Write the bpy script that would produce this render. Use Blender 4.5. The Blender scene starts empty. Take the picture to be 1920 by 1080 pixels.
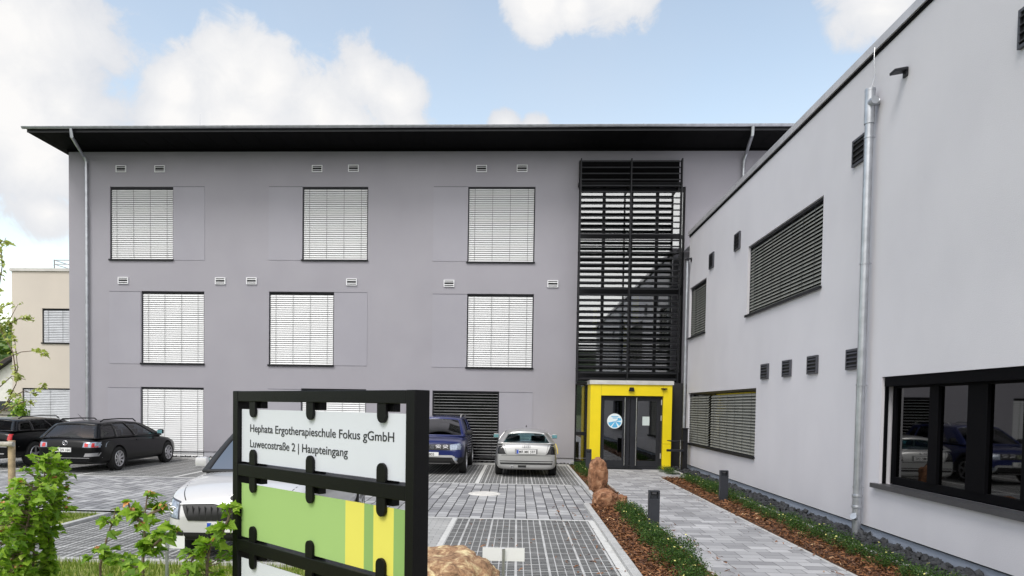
import bpy, bmesh, math, random
from mathutils import Vector, Matrix, noise
from mathutils.bvhtree import BVHTree
R = math.radians
PI = math.pi
random.seed(7)
sc = bpy.context.scene
COL = sc.collection

# ------------------------------------------------------------------ camera
F = 1300.0
CX, CY = 910.104, 802.4976
EYE = Vector((0, 0, 1.95))
YAW, PIT, ROL = R(-2.59085631), R(1.84925445), R(0.85076346)
def rotm():
    cy, sy, cp, sp, cr, sr = math.cos(YAW), math.sin(YAW), math.cos(PIT), math.sin(PIT), math.cos(ROL), math.sin(ROL)
    B = Matrix(((1, 0, 0), (0, 0, -1), (0, 1, 0)))
    Ry = Matrix(((cy, 0, -sy), (0, 1, 0), (sy, 0, cy)))
    Rp = Matrix(((1, 0, 0), (0, cp, -sp), (0, sp, cp)))
    Rr = Matrix(((cr, -sr, 0), (sr, cr, 0), (0, 0, 1)))
    return Rr @ Rp @ Ry @ B
M3 = rotm()
cam = bpy.data.cameras.new('camera')
cam.sensor_width = 36
cam.lens = F / 1920 * 36
cam.shift_x = (960 - CX) / 1920
cam.shift_y = (CY - 540) / 1920
cam.clip_start = 0.05
cam.clip_end = 3000
co = bpy.data.objects.new('camera', cam)
COL.objects.link(co)
m = Matrix((M3[0], -M3[1], -M3[2])).transposed().to_4x4()
m.translation = EYE
co.matrix_world = m
sc.camera = co
def ray(x, y):
    return M3.transposed() @ Vector(((x - CX) / F, (y - CY) / F, 1))
def onX(x, y, v):
    d = ray(x, y); return EYE + d * (v / d.x)
def onY(x, y, v):
    d = ray(x, y); return EYE + d * (v / d.y)

# ------------------------------------------------------------------ world, sun, exposure
SUN_EL, SUN_AZ = R(54), R(208)       # azimuth clockwise from +Y (behind the camera, a little to the left)
w = bpy.data.worlds.new('World')
sc.world = w
w.use_nodes = True
wt = w.node_tree
wt.nodes.clear()
def N(t, typ, **kw):
    n = t.nodes.new(typ)
    for k, v in kw.items():
        setattr(n, k, v)
    return n
def mth(t, op, a, b=None, c=None, clamp=False):
    n = N(t, 'ShaderNodeMath', operation=op, use_clamp=clamp)
    for i, v in enumerate((a, b, c)):
        if v is None: continue
        if isinstance(v, (int, float)): n.inputs[i].default_value = v
        else: t.links.new(v, n.inputs[i])
    return n.outputs[0]
def world():
    t = wt; L = t.links.new
    out = N(t, 'ShaderNodeOutputWorld'); bg = N(t, 'ShaderNodeBackground')
    bg.inputs['Strength'].default_value = 0.10
    sky = N(t, 'ShaderNodeTexSky', sky_type='NISHITA', sun_disc=False, sun_elevation=SUN_EL, sun_rotation=SUN_AZ)
    sky.air_density = 1.0; sky.dust_density = 1.2; sky.ozone_density = 1.4
    tc = N(t, 'ShaderNodeTexCoord')
    nz = N(t, 'ShaderNodeTexNoise'); nz.inputs['Scale'].default_value = 7.5; nz.inputs['Detail'].default_value = 9; nz.inputs['Roughness'].default_value = .56
    L(tc.outputs['Generated'], nz.inputs['Vector'])
    big = N(t, 'ShaderNodeTexNoise'); big.inputs['Scale'].default_value = 2.6; big.inputs['Detail'].default_value = 6
    L(tc.outputs['Generated'], big.inputs['Vector'])
    field = None
    blobs = [(60, 60, 200), (10, 200, 190), (120, 195, 115), (160, 270, 80), (60, 300, 130), (90, 400, 60),
             (420, 150, 105), (335, 165, 85), (500, 160, 100), (690, 145, 88), (745, 185, 92), (600, 215, 120), (330, 230, 85), (450, 240, 120), (760, 240, 75), (640, 270, 130),
             (1010, 0, 72), (1150, -30, 95), (1080, 10, 50), (950, 238, 42), (1000, 245, 40), (1650, -20, 95), (1780, -30, 90)]
    for (px, py, r) in blobs:
        d = ray(px, py).normalized()
        vm = N(t, 'ShaderNodeVectorMath', operation='DISTANCE')
        L(tc.outputs['Generated'], vm.inputs[0]); vm.inputs[1].default_value = d
        ang = r / F * .82
        v = mth(t, 'MULTIPLY_ADD', vm.outputs['Value'], -1 / ang, 1.0)
        field = v if field is None else mth(t, 'SMOOTH_MAX', field, v, .25)
    # cloud cover over the part of the sky behind the camera
    sp = N(t, 'ShaderNodeSeparateXYZ'); L(tc.outputs['Generated'], sp.inputs[0])
    behind = mth(t, 'MULTIPLY_ADD', sp.outputs['Y'], -2.2, -.15)
    gen = mth(t, 'ADD', mth(t, 'MULTIPLY_ADD', big.outputs['Fac'], 3.0, -1.75), behind)
    gen = mth(t, 'MINIMUM', gen, mth(t, 'ADD', behind, .15))
    field = mth(t, 'MAXIMUM', field, gen)
    fine = N(t, 'ShaderNodeTexNoise'); fine.inputs['Scale'].default_value = 19; fine.inputs['Detail'].default_value = 12; fine.inputs['Roughness'].default_value = .62; fine.inputs['Distortion'].default_value = .5
    L(tc.outputs['Generated'], fine.inputs['Vector'])
    nn = mth(t, 'ADD', mth(t, 'MULTIPLY_ADD', nz.outputs['Fac'], 1.5, -.74), mth(t, 'MULTIPLY_ADD', fine.outputs['Fac'], 1.1, -.55))
    f2 = mth(t, 'ADD', field, nn)
    mr = N(t, 'ShaderNodeMapRange', interpolation_type='SMOOTHERSTEP')
    L(f2, mr.inputs['Value']); mr.inputs['From Min'].default_value = -.12; mr.inputs['From Max'].default_value = .34
    thin = N(t, 'ShaderNodeTexNoise'); thin.inputs['Scale'].default_value = 3.2; thin.inputs['Detail'].default_value = 7
    L(tc.outputs['Generated'], thin.inputs['Vector'])
    veil = mth(t, 'MULTIPLY_ADD', thin.outputs['Fac'], 1.3, -.42, clamp=True)
    veil = mth(t, 'MULTIPLY', veil, .42)
    mask = mth(t, 'MAXIMUM', mr.outputs[0], veil)
    # cloud shading: whiter cores, greyer thin parts
    cr = N(t, 'ShaderNodeValToRGB'); 
    cr.color_ramp.elements[0].color = (7.0, 7.3, 7.9, 1); cr.color_ramp.elements[1].color = (9.8, 9.7, 9.6, 1)
    cr.color_ramp.elements[0].position = 0; cr.color_ramp.elements[1].position = .9
    L(mth(t, 'ADD', mth(t, 'MULTIPLY', f2, .8), mth(t, 'MULTIPLY_ADD', big.outputs['Fac'], 2.4, -1.1)), cr.inputs[0])
    bri = mth(t, 'MULTIPLY_ADD', mth(t, 'MAXIMUM', behind, 0.0), .5, 1.0)
    vs = N(t, 'ShaderNodeVectorMath', operation='SCALE'); L(cr.outputs[0], vs.inputs[0]); L(bri, vs.inputs['Scale'])
    tint = N(t, 'ShaderNodeMix', data_type='RGBA', blend_type='MULTIPLY'); tint.inputs['Factor'].default_value = 1
    L(sky.outputs[0], tint.inputs['A']); tint.inputs['B'].default_value = (4.2, 3.42, 2.6, 1)
    mx = N(t, 'ShaderNodeMix', data_type='RGBA')
    L(mask, mx.inputs['Factor']); L(tint.outputs['Result'], mx.inputs['A']); L(vs.outputs[0], mx.inputs['B'])
    L(mx.outputs['Result'], bg.inputs['Color']); L(bg.outputs[0], out.inputs[0])
world()
sun = bpy.data.lights.new('sun', 'SUN'); sun.energy = 2.1; sun.angle = R(22); sun.color = (1, .97, .93)
so = bpy.data.objects.new('sun', sun); COL.objects.link(so)
sd = Vector((math.sin(SUN_AZ) * math.cos(SUN_EL), math.cos(SUN_AZ) * math.cos(SUN_EL), math.sin(SUN_EL)))
so.rotation_euler = sd.to_track_quat('Z', 'Y').to_euler()
so.location = (0, -10, 30)
sc.view_settings.view_transform = 'Standard'
sc.view_settings.look = 'None'
sc.view_settings.exposure = 0.0
sc.view_settings.gamma = 1
sc.cycles.max_bounces = 8
sc.cycles.transparent_max_bounces = 16

# ------------------------------------------------------------------ materials
MATS = {}
def mat(name, color, rough=.6, metal=0, var=.12, vscale=3.0, bump=0, bscale=60, coat=0, spec=.5, islands=0):
    if name in MATS: return MATS[name]
    mt = bpy.data.materials.new(name); mt.use_nodes = True
    t = mt.node_tree; L = t.links.new
    b = t.nodes['Principled BSDF']
    b.inputs['Roughness'].default_value = rough; b.inputs['Metallic'].default_value = metal
    b.inputs['Specular IOR Level'].default_value = spec
    if coat: b.inputs['Coat Weight'].default_value = coat; b.inputs['Coat Roughness'].default_value = .04
    tc = N(t, 'ShaderNodeTexCoord')
    nz = N(t, 'ShaderNodeTexNoise'); nz.inputs['Scale'].default_value = vscale; nz.inputs['Detail'].default_value = 6
    L(tc.outputs['Object'], nz.inputs['Vector'])
    mx = N(t, 'ShaderNodeMix', data_type='RGBA')
    c = Vector(color[:3])
    mx.inputs['A'].default_value = (*(c * (1 - var)), 1); mx.inputs['B'].default_value = (*[min(1, v) for v in (c * (1 + var))], 1)
    fac = mth(t, 'MULTIPLY_ADD', nz.outputs['Fac'], 2.2, -.6, clamp=True)
    if islands:
        g = N(t, 'ShaderNodeNewGeometry')
        fac = mth(t, 'ADD', mth(t, 'MULTIPLY', fac, 1 - islands), mth(t, 'MULTIPLY', g.outputs['Random Per Island'], islands))
    L(fac, mx.inputs['Factor']); L(mx.outputs['Result'], b.inputs['Base Color'])
    if bump:
        n2 = N(t, 'ShaderNodeTexNoise'); n2.inputs['Scale'].default_value = bscale; n2.inputs['Detail'].default_value = 4
        L(tc.outputs['Object'], n2.inputs['Vector'])
        bp = N(t, 'ShaderNodeBump'); bp.inputs['Strength'].default_value = bump; bp.inputs['Distance'].default_value = .01
        L(n2.outputs['Fac'], bp.inputs['Height']); L(bp.outputs[0], b.inputs['Normal'])
    MATS[name] = mt
    return mt
def plaster(name, color):
    mt = mat(name, color, .92, var=.035, vscale=.45, bump=.35, bscale=120, spec=.2)
    t = mt.node_tree; L = t.links.new; b = t.nodes['Principled BSDF']
    src = b.inputs['Base Color'].links[0].from_socket
    tc = N(t, 'ShaderNodeTexCoord'); mp = N(t, 'ShaderNodeMapping'); mp.inputs['Scale'].default_value = (.9, .9, .6)
    L(tc.outputs['Object'], mp.inputs[0])
    nz = N(t, 'ShaderNodeTexNoise'); nz.inputs['Scale'].default_value = 1.0; nz.inputs['Detail'].default_value = 8; L(mp.outputs[0], nz.inputs['Vector'])
    mx = N(t, 'ShaderNodeMix', data_type='RGBA', blend_type='MULTIPLY'); mx.inputs['Factor'].default_value = 1
    L(src, mx.inputs['A'])
    cr = N(t, 'ShaderNodeValToRGB'); cr.color_ramp.elements[0].color = (.955, .955, .96, 1); cr.color_ramp.elements[1].color = (1.0, 1, 1, 1)
    cr.color_ramp.elements[0].position = .32; cr.color_ramp.elements[1].position = .6
    L(nz.outputs['Fac'], cr.inputs[0]); L(cr.outputs[0], mx.inputs['B']); L(mx.outputs['Result'], b.inputs['Base Color'])
    return mt
def glass(name, tint=(.25, .3, .3), refl=.22, rough=.02, gc=.96):
    if name in MATS: return MATS[name]
    mt = bpy.data.materials.new(name); mt.use_nodes = True
    t = mt.node_tree; L = t.links.new; t.nodes.clear()
    o = N(t, 'ShaderNodeOutputMaterial'); tr = N(t, 'ShaderNodeBsdfTransparent'); gl = N(t, 'ShaderNodeBsdfGlossy'); mx = N(t, 'ShaderNodeMixShader')
    tr.inputs['Color'].default_value = (*tint, 1); gl.inputs['Roughness'].default_value = rough; gl.inputs['Color'].default_value = (gc * .98, gc * .99, gc, 1)
    fr = N(t, 'ShaderNodeFresnel'); fr.inputs['IOR'].default_value = 1.5
    nz = N(t, 'ShaderNodeTexNoise'); nz.inputs['Scale'].default_value = 1.3; tc = N(t, 'ShaderNodeTexCoord'); L(tc.outputs['Object'], nz.inputs['Vector'])
    bp = N(t, 'ShaderNodeBump'); bp.inputs['Strength'].default_value = .03; bp.inputs['Distance'].default_value = .01
    L(nz.outputs['Fac'], bp.inputs['Height']); L(bp.outputs[0], gl.inputs['Normal'])
    L(mth(t, 'ADD', fr.outputs[0], refl, clamp=True), mx.inputs[0]); L(tr.outputs[0], mx.inputs[1]); L(gl.outputs[0], mx.inputs[2]); L(mx.outputs[0], o.inputs[0])
    MATS[name] = mt
    return mt
def leafmat(name, c1, c2, c3, trans=.35):
    mt = bpy.data.materials.new(name); mt.use_nodes = True
    t = mt.node_tree; L = t.links.new; b = t.nodes['Principled BSDF']
    g = N(t, 'ShaderNodeNewGeometry'); cr = N(t, 'ShaderNodeValToRGB')
    e = cr.color_ramp.elements; e[0].color = (*c1, 1); e[1].color = (*c3, 1); m_ = e.new(.55); m_.color = (*c2, 1); e[0].position = .1; e[1].position = .97
    L(g.outputs['Random Per Island'], cr.inputs[0]); L(cr.outputs[0], b.inputs['Base Color']); b.inputs['Roughness'].default_value = .5; b.inputs['Specular IOR Level'].default_value = .35
    o = t.nodes['Material Output']; tl = N(t, 'ShaderNodeBsdfTranslucent'); mx = N(t, 'ShaderNodeMixShader'); mx.inputs[0].default_value = trans
    sc_ = N(t, 'ShaderNodeMix', data_type='RGBA', blend_type='MULTIPLY'); sc_.inputs['Factor'].default_value = 1; sc_.inputs['B'].default_value = (1.2, 1.3, .6, 1)
    L(cr.outputs[0], sc_.inputs['A']); L(sc_.outputs['Result'], tl.inputs['Color'])
    L(b.outputs[0], mx.inputs[1]); L(tl.outputs[0], mx.inputs[2]); L(mx.outputs[0], o.inputs[0])
    MATS[name] = mt
    return mt
def bricks(name, c1, c2, mortar, bw, rh, swap=False, offset=.5, ms=.012, freq=2, squash=1.0, stain=.12):
    mt = bpy.data.materials.new(name); mt.use_nodes = True
    t = mt.node_tree; L = t.links.new; b = t.nodes['Principled BSDF']; b.inputs['Roughness'].default_value = .85; b.inputs['Specular IOR Level'].default_value = .3
    tc = N(t, 'ShaderNodeTexCoord'); vec = tc.outputs['Object']
    sp = N(t, 'ShaderNodeSeparateXYZ'); L(vec, sp.inputs[0]); cb = N(t, 'ShaderNodeCombineXYZ')
    # laid by hand: joints wander by a few millimetres
    wn = N(t, 'ShaderNodeTexNoise'); wn.inputs['Scale'].default_value = 1.7; L(vec, wn.inputs['Vector'])
    wob = mth(t, 'MULTIPLY_ADD', wn.outputs['Fac'], .03, -.015)
    L(mth(t, 'ADD', sp.outputs['Y' if swap else 'X'], wob), cb.inputs[0]); L(mth(t, 'ADD', sp.outputs['X' if swap else 'Y'], wob), cb.inputs[1])
    br = N(t, 'ShaderNodeTexBrick'); L(cb.outputs[0], br.inputs['Vector'])
    br.offset = offset; br.offset_frequency = freq; br.squash = squash; br.squash_frequency = 3
    br.inputs['Scale'].default_value = 1; br.inputs['Brick Width'].default_value = bw; br.inputs['Row Height'].default_value = rh
    br.inputs['Mortar Size'].default_value = ms; br.inputs['Mortar Smooth'].default_value = .25; br.inputs['Bias'].default_value = -.1
    br.inputs['Color1'].default_value = (*c1, 1); br.inputs['Color2'].default_value = (*c2, 1); br.inputs['Mortar'].default_value = (*mortar, 1)
    nz = N(t, 'ShaderNodeTexNoise'); nz.inputs['Scale'].default_value = 1.1; nz.inputs['Detail'].default_value = 9; nz.inputs['Roughness'].default_value = .65; L(vec, nz.inputs['Vector'])
    cr = N(t, 'ShaderNodeValToRGB'); cr.color_ramp.elements[0].color = (1 - stain * 2.2,) * 3 + (1,); cr.color_ramp.elements[1].color = (1 + stain * .5,) * 3 + (1,)
    cr.color_ramp.elements[0].position = .3; cr.color_ramp.elements[1].position = .66
    L(nz.outputs['Fac'], cr.inputs[0])
    mx = N(t, 'ShaderNodeMix', data_type='RGBA', blend_type='MULTIPLY'); mx.inputs['Factor'].default_value = 1
    L(br.outputs['Color'], mx.inputs['A']); L(cr.outputs[0], mx.inputs['B']); L(mx.outputs['Result'], b.inputs['Base Color'])
    g2 = N(t, 'ShaderNodeTexNoise'); g2.inputs['Scale'].default_value = 140; L(vec, g2.inputs['Vector'])
    h = mth(t, 'ADD', mth(t, 'MULTIPLY', br.outputs['Fac'], -1.0), mth(t, 'MULTIPLY', g2.outputs['Fac'], .25))
    bp = N(t, 'ShaderNodeBump'); bp.inputs['Strength'].default_value = .5; bp.inputs['Distance'].default_value = .008
    L(h, bp.inputs['Height']); L(bp.outputs[0], b.inputs['Normal'])
    MATS[name] = mt
    return mt
def gridmat(name):
    mt = bpy.data.materials.new(name); mt.use_nodes = True
    t = mt.node_tree; L = t.links.new; b = t.nodes['Principled BSDF']; b.inputs['Roughness'].default_value = .9
    tc = N(t, 'ShaderNodeTexCoord'); sp = N(t, 'ShaderNodeSeparateXYZ'); L(tc.outputs['Object'], sp.inputs[0])
    def bar(ax, pitch, frac, off=0.0):
        f = mth(t, 'FRACT', mth(t, 'DIVIDE', mth(t, 'ADD', sp.outputs[ax], off + 100 * pitch), pitch))
        return mth(t, 'LESS_THAN', f, frac)
    a = bar('X', .1, .13); c = bar('Y', .34, .07); mod = bar('X', .4, .075); s = bar('Y', .085, .42)
    main = mth(t, 'MAXIMUM', mth(t, 'MAXIMUM', a, c), mod)
    nz = N(t, 'ShaderNodeTexNoise'); nz.inputs['Scale'].default_value = 55; nz.inputs['Detail'].default_value = 3; L(tc.outputs['Object'], nz.inputs['Vector'])
    n3 = N(t, 'ShaderNodeTexNoise'); n3.inputs['Scale'].default_value = 2.2; n3.inputs['Detail'].default_value = 6; L(tc.outputs['Object'], n3.inputs['Vector'])
    slot = mth(t, 'MULTIPLY', s, mth(t, 'MULTIPLY_ADD', n3.outputs['Fac'], 1.1, -.05, clamp=True))
    cr = N(t, 'ShaderNodeValToRGB'); cr.color_ramp.elements[0].color = (.03, .031, .032, 1); cr.color_ramp.elements[1].color = (.16, .16, .155, 1)
    cr.color_ramp.elements[0].position = .35; cr.color_ramp.elements[1].position = .7
    L(nz.outputs['Fac'], cr.inputs[0])
    m1 = N(t, 'ShaderNodeMix', data_type='RGBA'); L(slot, m1.inputs['Factor']); L(cr.outputs[0], m1.inputs['A']); m1.inputs['B'].default_value = (.36, .36, .35, 1)
    m2 = N(t, 'ShaderNodeMix', data_type='RGBA'); L(main, m2.inputs['Factor']); L(m1.outputs['Result'], m2.inputs['A'])
    c4 = N(t, 'ShaderNodeValToRGB'); c4.color_ramp.elements[0].color = (.38, .38, .37, 1); c4.color_ramp.elements[1].color = (.60, .60, .59, 1); L(n3.outputs['Fac'], c4.inputs[0])
    c4.color_ramp.elements[0].position = .3; c4.color_ramp.elements[1].position = .7
    L(c4.outputs[0], m2.inputs['B']); L(m2.outputs['Result'], b.inputs['Base Color'])
    bp = N(t, 'ShaderNodeBump'); bp.inputs['Strength'].default_value = .8; bp.inputs['Distance'].default_value = .02
    L(mth(t, 'MAXIMUM', main, mth(t, 'MULTIPLY', s, .7)), bp.inputs['Height']); L(bp.outputs[0], b.inputs['Normal'])
    MATS[name] = mt
    return mt

GREYW = plaster('grey_plaster', (.352, .343, .378))
GREYP = plaster('grey_panel_plaster', (.362, .355, .395))
LIGHTW = plaster('light_plaster', (.665, .655, .69))
CREAMW = plaster('cream_plaster', (.66, .60, .53))
PLINTH = plaster('blue_grey_plinth', (.36, .40, .48))
ANTH = mat('anthracite_metal', (.014, .0145, .017), .5, spec=.22)
ANTH2 = mat('dark_frame', (.022, .023, .028), .45, spec=.25)
BLACKP = mat('black_paint', (.006, .006, .007), .32, coat=.3)
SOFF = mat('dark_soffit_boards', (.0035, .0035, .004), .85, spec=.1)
ZINC = mat('zinc', (.48, .50, .53), .38, metal=.85, var=.18, vscale=6)
COPING = mat('coping_metal', (.52, .51, .53), .4, metal=.3)
ALU = mat('aluminium', (.7, .7, .7), .35, metal=.7)
STEEL = mat('steel', (.6, .6, .6), .25, metal=1)
BLIND = mat('white_blind_slat', (.73, .74, .75), .42, var=.02)
BLINDG = mat('grey_blind_slat', (.25, .255, .235), .5, spec=.2)
BLINDD = mat('dark_blind_slat', (.42, .42, .43), .4)
WHITE = mat('white_enamel', (.82, .83, .85), .35, var=.02)
YEL = mat('yellow_cladding', (.85, .66, .004), .42, var=.03)
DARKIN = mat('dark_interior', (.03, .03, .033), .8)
GLASSW = glass('stair_glass', (.62, .64, .63), .27)
GLASSD = glass('door_glass', (.26, .27, .28), .10)
GLASSN = glass('window_glass', (.10, .11, .11), .04)
CONC = mat('kerb_concrete', (.46, .46, .45), .9, var=.15, vscale=8, bump=.3)
RUB = mat('tyre_rubber', (.012, .012, .012), .85)
PLAST = mat('black_plastic', (.015, .015, .016), .6)

# ------------------------------------------------------------------ mesh helpers
class MB:
    def __init__(s): s.v = []; s.f = []; s.mi = []
    def add(s, vs, fs, mi=0):
        o = len(s.v); s.v += [tuple(v) for v in vs]; s.f += [tuple(i + o for i in f) for f in fs]; s.mi += [mi] * len(fs)
        return s
    def box(s, x0, x1, y0, y1, z0, z1, mi=0):
        vs = [(x, y, z) for z in (z0, z1) for y in (y0, y1) for x in (x0, x1)]
        return s.add(vs, [(0, 2, 3, 1), (4, 5, 7, 6), (0, 1, 5, 4), (2, 6, 7, 3), (0, 4, 6, 2), (1, 3, 7, 5)], mi)
    def obox(s, c, ax, ay, az, hx, hy, hz, mi=0):
        c = Vector(c); ax, ay, az = Vector(ax) * hx, Vector(ay) * hy, Vector(az) * hz
        vs = [c + i * ax + j * ay + k * az for k in (-1, 1) for j in (-1, 1) for i in (-1, 1)]
        return s.add(vs, [(0, 2, 3, 1), (4, 5, 7, 6), (0, 1, 5, 4), (2, 6, 7, 3), (0, 4, 6, 2), (1, 3, 7, 5)], mi)
    def quad(s, a, b, c, d, mi=0): return s.add([a, b, c, d], [(0, 1, 2, 3)], mi)
    def tube(s, pts, r, n=10, mi=0, caps=True):
        pts = [Vector(p) for p in pts]; rs = r if isinstance(r, (list, tuple)) else [r] * len(pts)
        vs = []; up = Vector((0.31, .17, .93)).normalized()
        for i, p in enumerate(pts):
            d = (pts[min(i + 1, len(pts) - 1)] - pts[max(i - 1, 0)]).normalized()
            a = d.cross(up)
            if a.length < .1: a = d.cross(Vector((1, 0, 0)))
            a.normalize(); b = d.cross(a)
            for k in range(n):
                t = 2 * PI * k / n; vs.append(p + (a * math.cos(t) + b * math.sin(t)) * rs[i])
        fs = [(i * n + k, i * n + (k + 1) % n, (i + 1) * n + (k + 1) % n, (i + 1) * n + k) for i in range(len(pts) - 1) for k in range(n)]
        if caps: fs += [tuple(range(n))[::-1], tuple((len(pts) - 1) * n + k for k in range(n))]
        return s.add(vs, fs, mi)
    def lathe(s, c, axis, prof, n=24, mi=0):
        # prof: list of (radius, offset along axis)
        c = Vector(c); ax = Vector(axis).normalized(); a = ax.orthogonal().normalized(); b = ax.cross(a)
        vs = [c + ax * h + (a * math.cos(2 * PI * k / n) + b * math.sin(2 * PI * k / n)) * r for (r, h) in prof for k in range(n)]
        m_ = len(prof)
        fs = [(i * n + k, i * n + (k + 1) % n, (i + 1) * n + (k + 1) % n, (i + 1) * n + k) for i in range(m_ - 1) for k in range(n)]
        return s.add(vs, fs, mi)
    def prism(s, pts, c, u, v, nrm, th, mi=0):
        # 2-D outline extruded along nrm
        c, u, v, nrm = Vector(c), Vector(u), Vector(v), Vector(nrm); k = len(pts)
        vs = [c + u * p[0] + v * p[1] for p in pts] + [c + u * p[0] + v * p[1] + nrm * th for p in pts]
        return s.add(vs, [tuple(range(k)), tuple(range(k, 2 * k))[::-1]] + [(i, i + k, (i + 1) % k + k, (i + 1) % k) for i in range(k)], mi)
    def build(s, name, mats, parent=None, smooth=False, bevel=0, fix=True):
        me = bpy.data.meshes.new(name); me.from_pydata(s.v, [], s.f)
        if not isinstance(mats, (list, tuple)): mats = [mats]
        for m_ in mats: me.materials.append(m_)
        me.polygons.foreach_set('material_index', s.mi)
        if fix or bevel:
            bm = bmesh.new(); bm.from_mesh(me)
            if bevel: bmesh.ops.bevel(bm, geom=[e for e in bm.edges if len(e.link_faces) == 2 and e.calc_face_angle(0) > .6], offset=bevel, segments=2, affect='EDGES', profile=.5)
            bmesh.ops.recalc_face_normals(bm, faces=bm.faces)
            bm.to_mesh(me); bm.free()
        if smooth: me.polygons.foreach_set('use_smooth', [True] * len(me.polygons)); 
        o = bpy.data.objects.new(name, me); COL.objects.link(o)
        if smooth and smooth != 2:
            try: me.set_sharp_from_angle(angle=R(38))
            except Exception: pass
        if parent: o.parent = parent
        return o
def tag(o, label=None, cat=None, group=None, kind=None):
    if label: o['label'] = label
    if cat: o['category'] = cat
    if group: o['group'] = group
    if kind: o['kind'] = kind
    return o
def thing(name, label, cat, loc=(0, 0, 0), rz=0, group=None):
    o = bpy.data.objects.new(name, None); COL.objects.link(o); o.location = loc; o.rotation_euler = (0, 0, rz); o.empty_display_size = .2
    return tag(o, label, cat, group)
def copy_tree(o, parent=None):
    c = o.copy(); COL.objects.link(c)
    if parent: c.parent = parent
    for ch in list(o.children):
        copy_tree(ch, c)
    return c
def text_mesh(body, name, mt, h=None, width=None, align='LEFT', ext=.0008):
    cu = bpy.data.curves.new(name, 'FONT'); cu.body = body; cu.extrude = ext; cu.align_x = align; cu.size = 1; cu.offset = .004; cu.resolution_u = 4
    o = bpy.data.objects.new(name, cu); COL.objects.link(o)
    dg = bpy.context.evaluated_depsgraph_get()
    me = bpy.data.meshes.new_from_object(o.evaluated_get(dg)); bpy.data.objects.remove(o)
    xs = [v.co.x for v in me.vertices]; x0, x1 = min(xs), max(xs)
    sy = (h or 1) / .73
    sx = (width / (x1 - x0)) if width else sy
    for v in me.vertices:
        v.co.x = (v.co.x - (x0 if align == 'LEFT' else (x0 + x1) / 2)) * sx; v.co.y *= sy
    me.materials.clear(); me.materials.append(mt); me.name = name
    return me
def place_mesh(name, me, origin, u, v, parent):
    n = Vector(u).cross(Vector(v))
    mm = Matrix((Vector(u), Vector(v), n)).transposed().to_4x4(); mm.translation = origin
    o = bpy.data.objects.new(name, me); COL.objects.link(o)
    me.transform(mm); o.parent = parent
    return o

def wall_mesh(mb, O, U, V, Nn, u0, u1, v0, v1, holes, depth):
    """rectangular wall with recessed openings; Nn points outward"""
    O, U, V, Nn = Vector(O), Vector(U), Vector(V), Vector(Nn)
    us = sorted({u0, u1, *[h[0] for h in holes], *[h[2] for h in holes]}); vs = sorted({v0, v1, *[h[1] for h in holes], *[h[3] for h in holes]})
    P = lambda a, b, d=0: O + U * a + V * b - Nn * d
    for i in range(len(us) - 1):
        for j in range(len(vs) - 1):
            cu, cv = (us[i] + us[i + 1]) / 2, (vs[j] + vs[j + 1]) / 2
            if any(h[0] < cu < h[2] and h[1] < cv < h[3] for h in holes): continue
            mb.quad(P(us[i], vs[j]), P(us[i + 1], vs[j]), P(us[i + 1], vs[j + 1]), P(us[i], vs[j + 1]))
    for (a, b, c, d) in holes:
        mb.quad(P(a, b), P(a, d), P(a, d, depth), P(a, b, depth)); mb.quad(P(c, b), P(c, b, depth), P(c, d, depth), P(c, d))
        mb.quad(P(a, d), P(c, d), P(c, d, depth), P(a, d, depth)); mb.quad(P(a, b), P(a, b, depth), P(c, b, depth), P(c, b))

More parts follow.
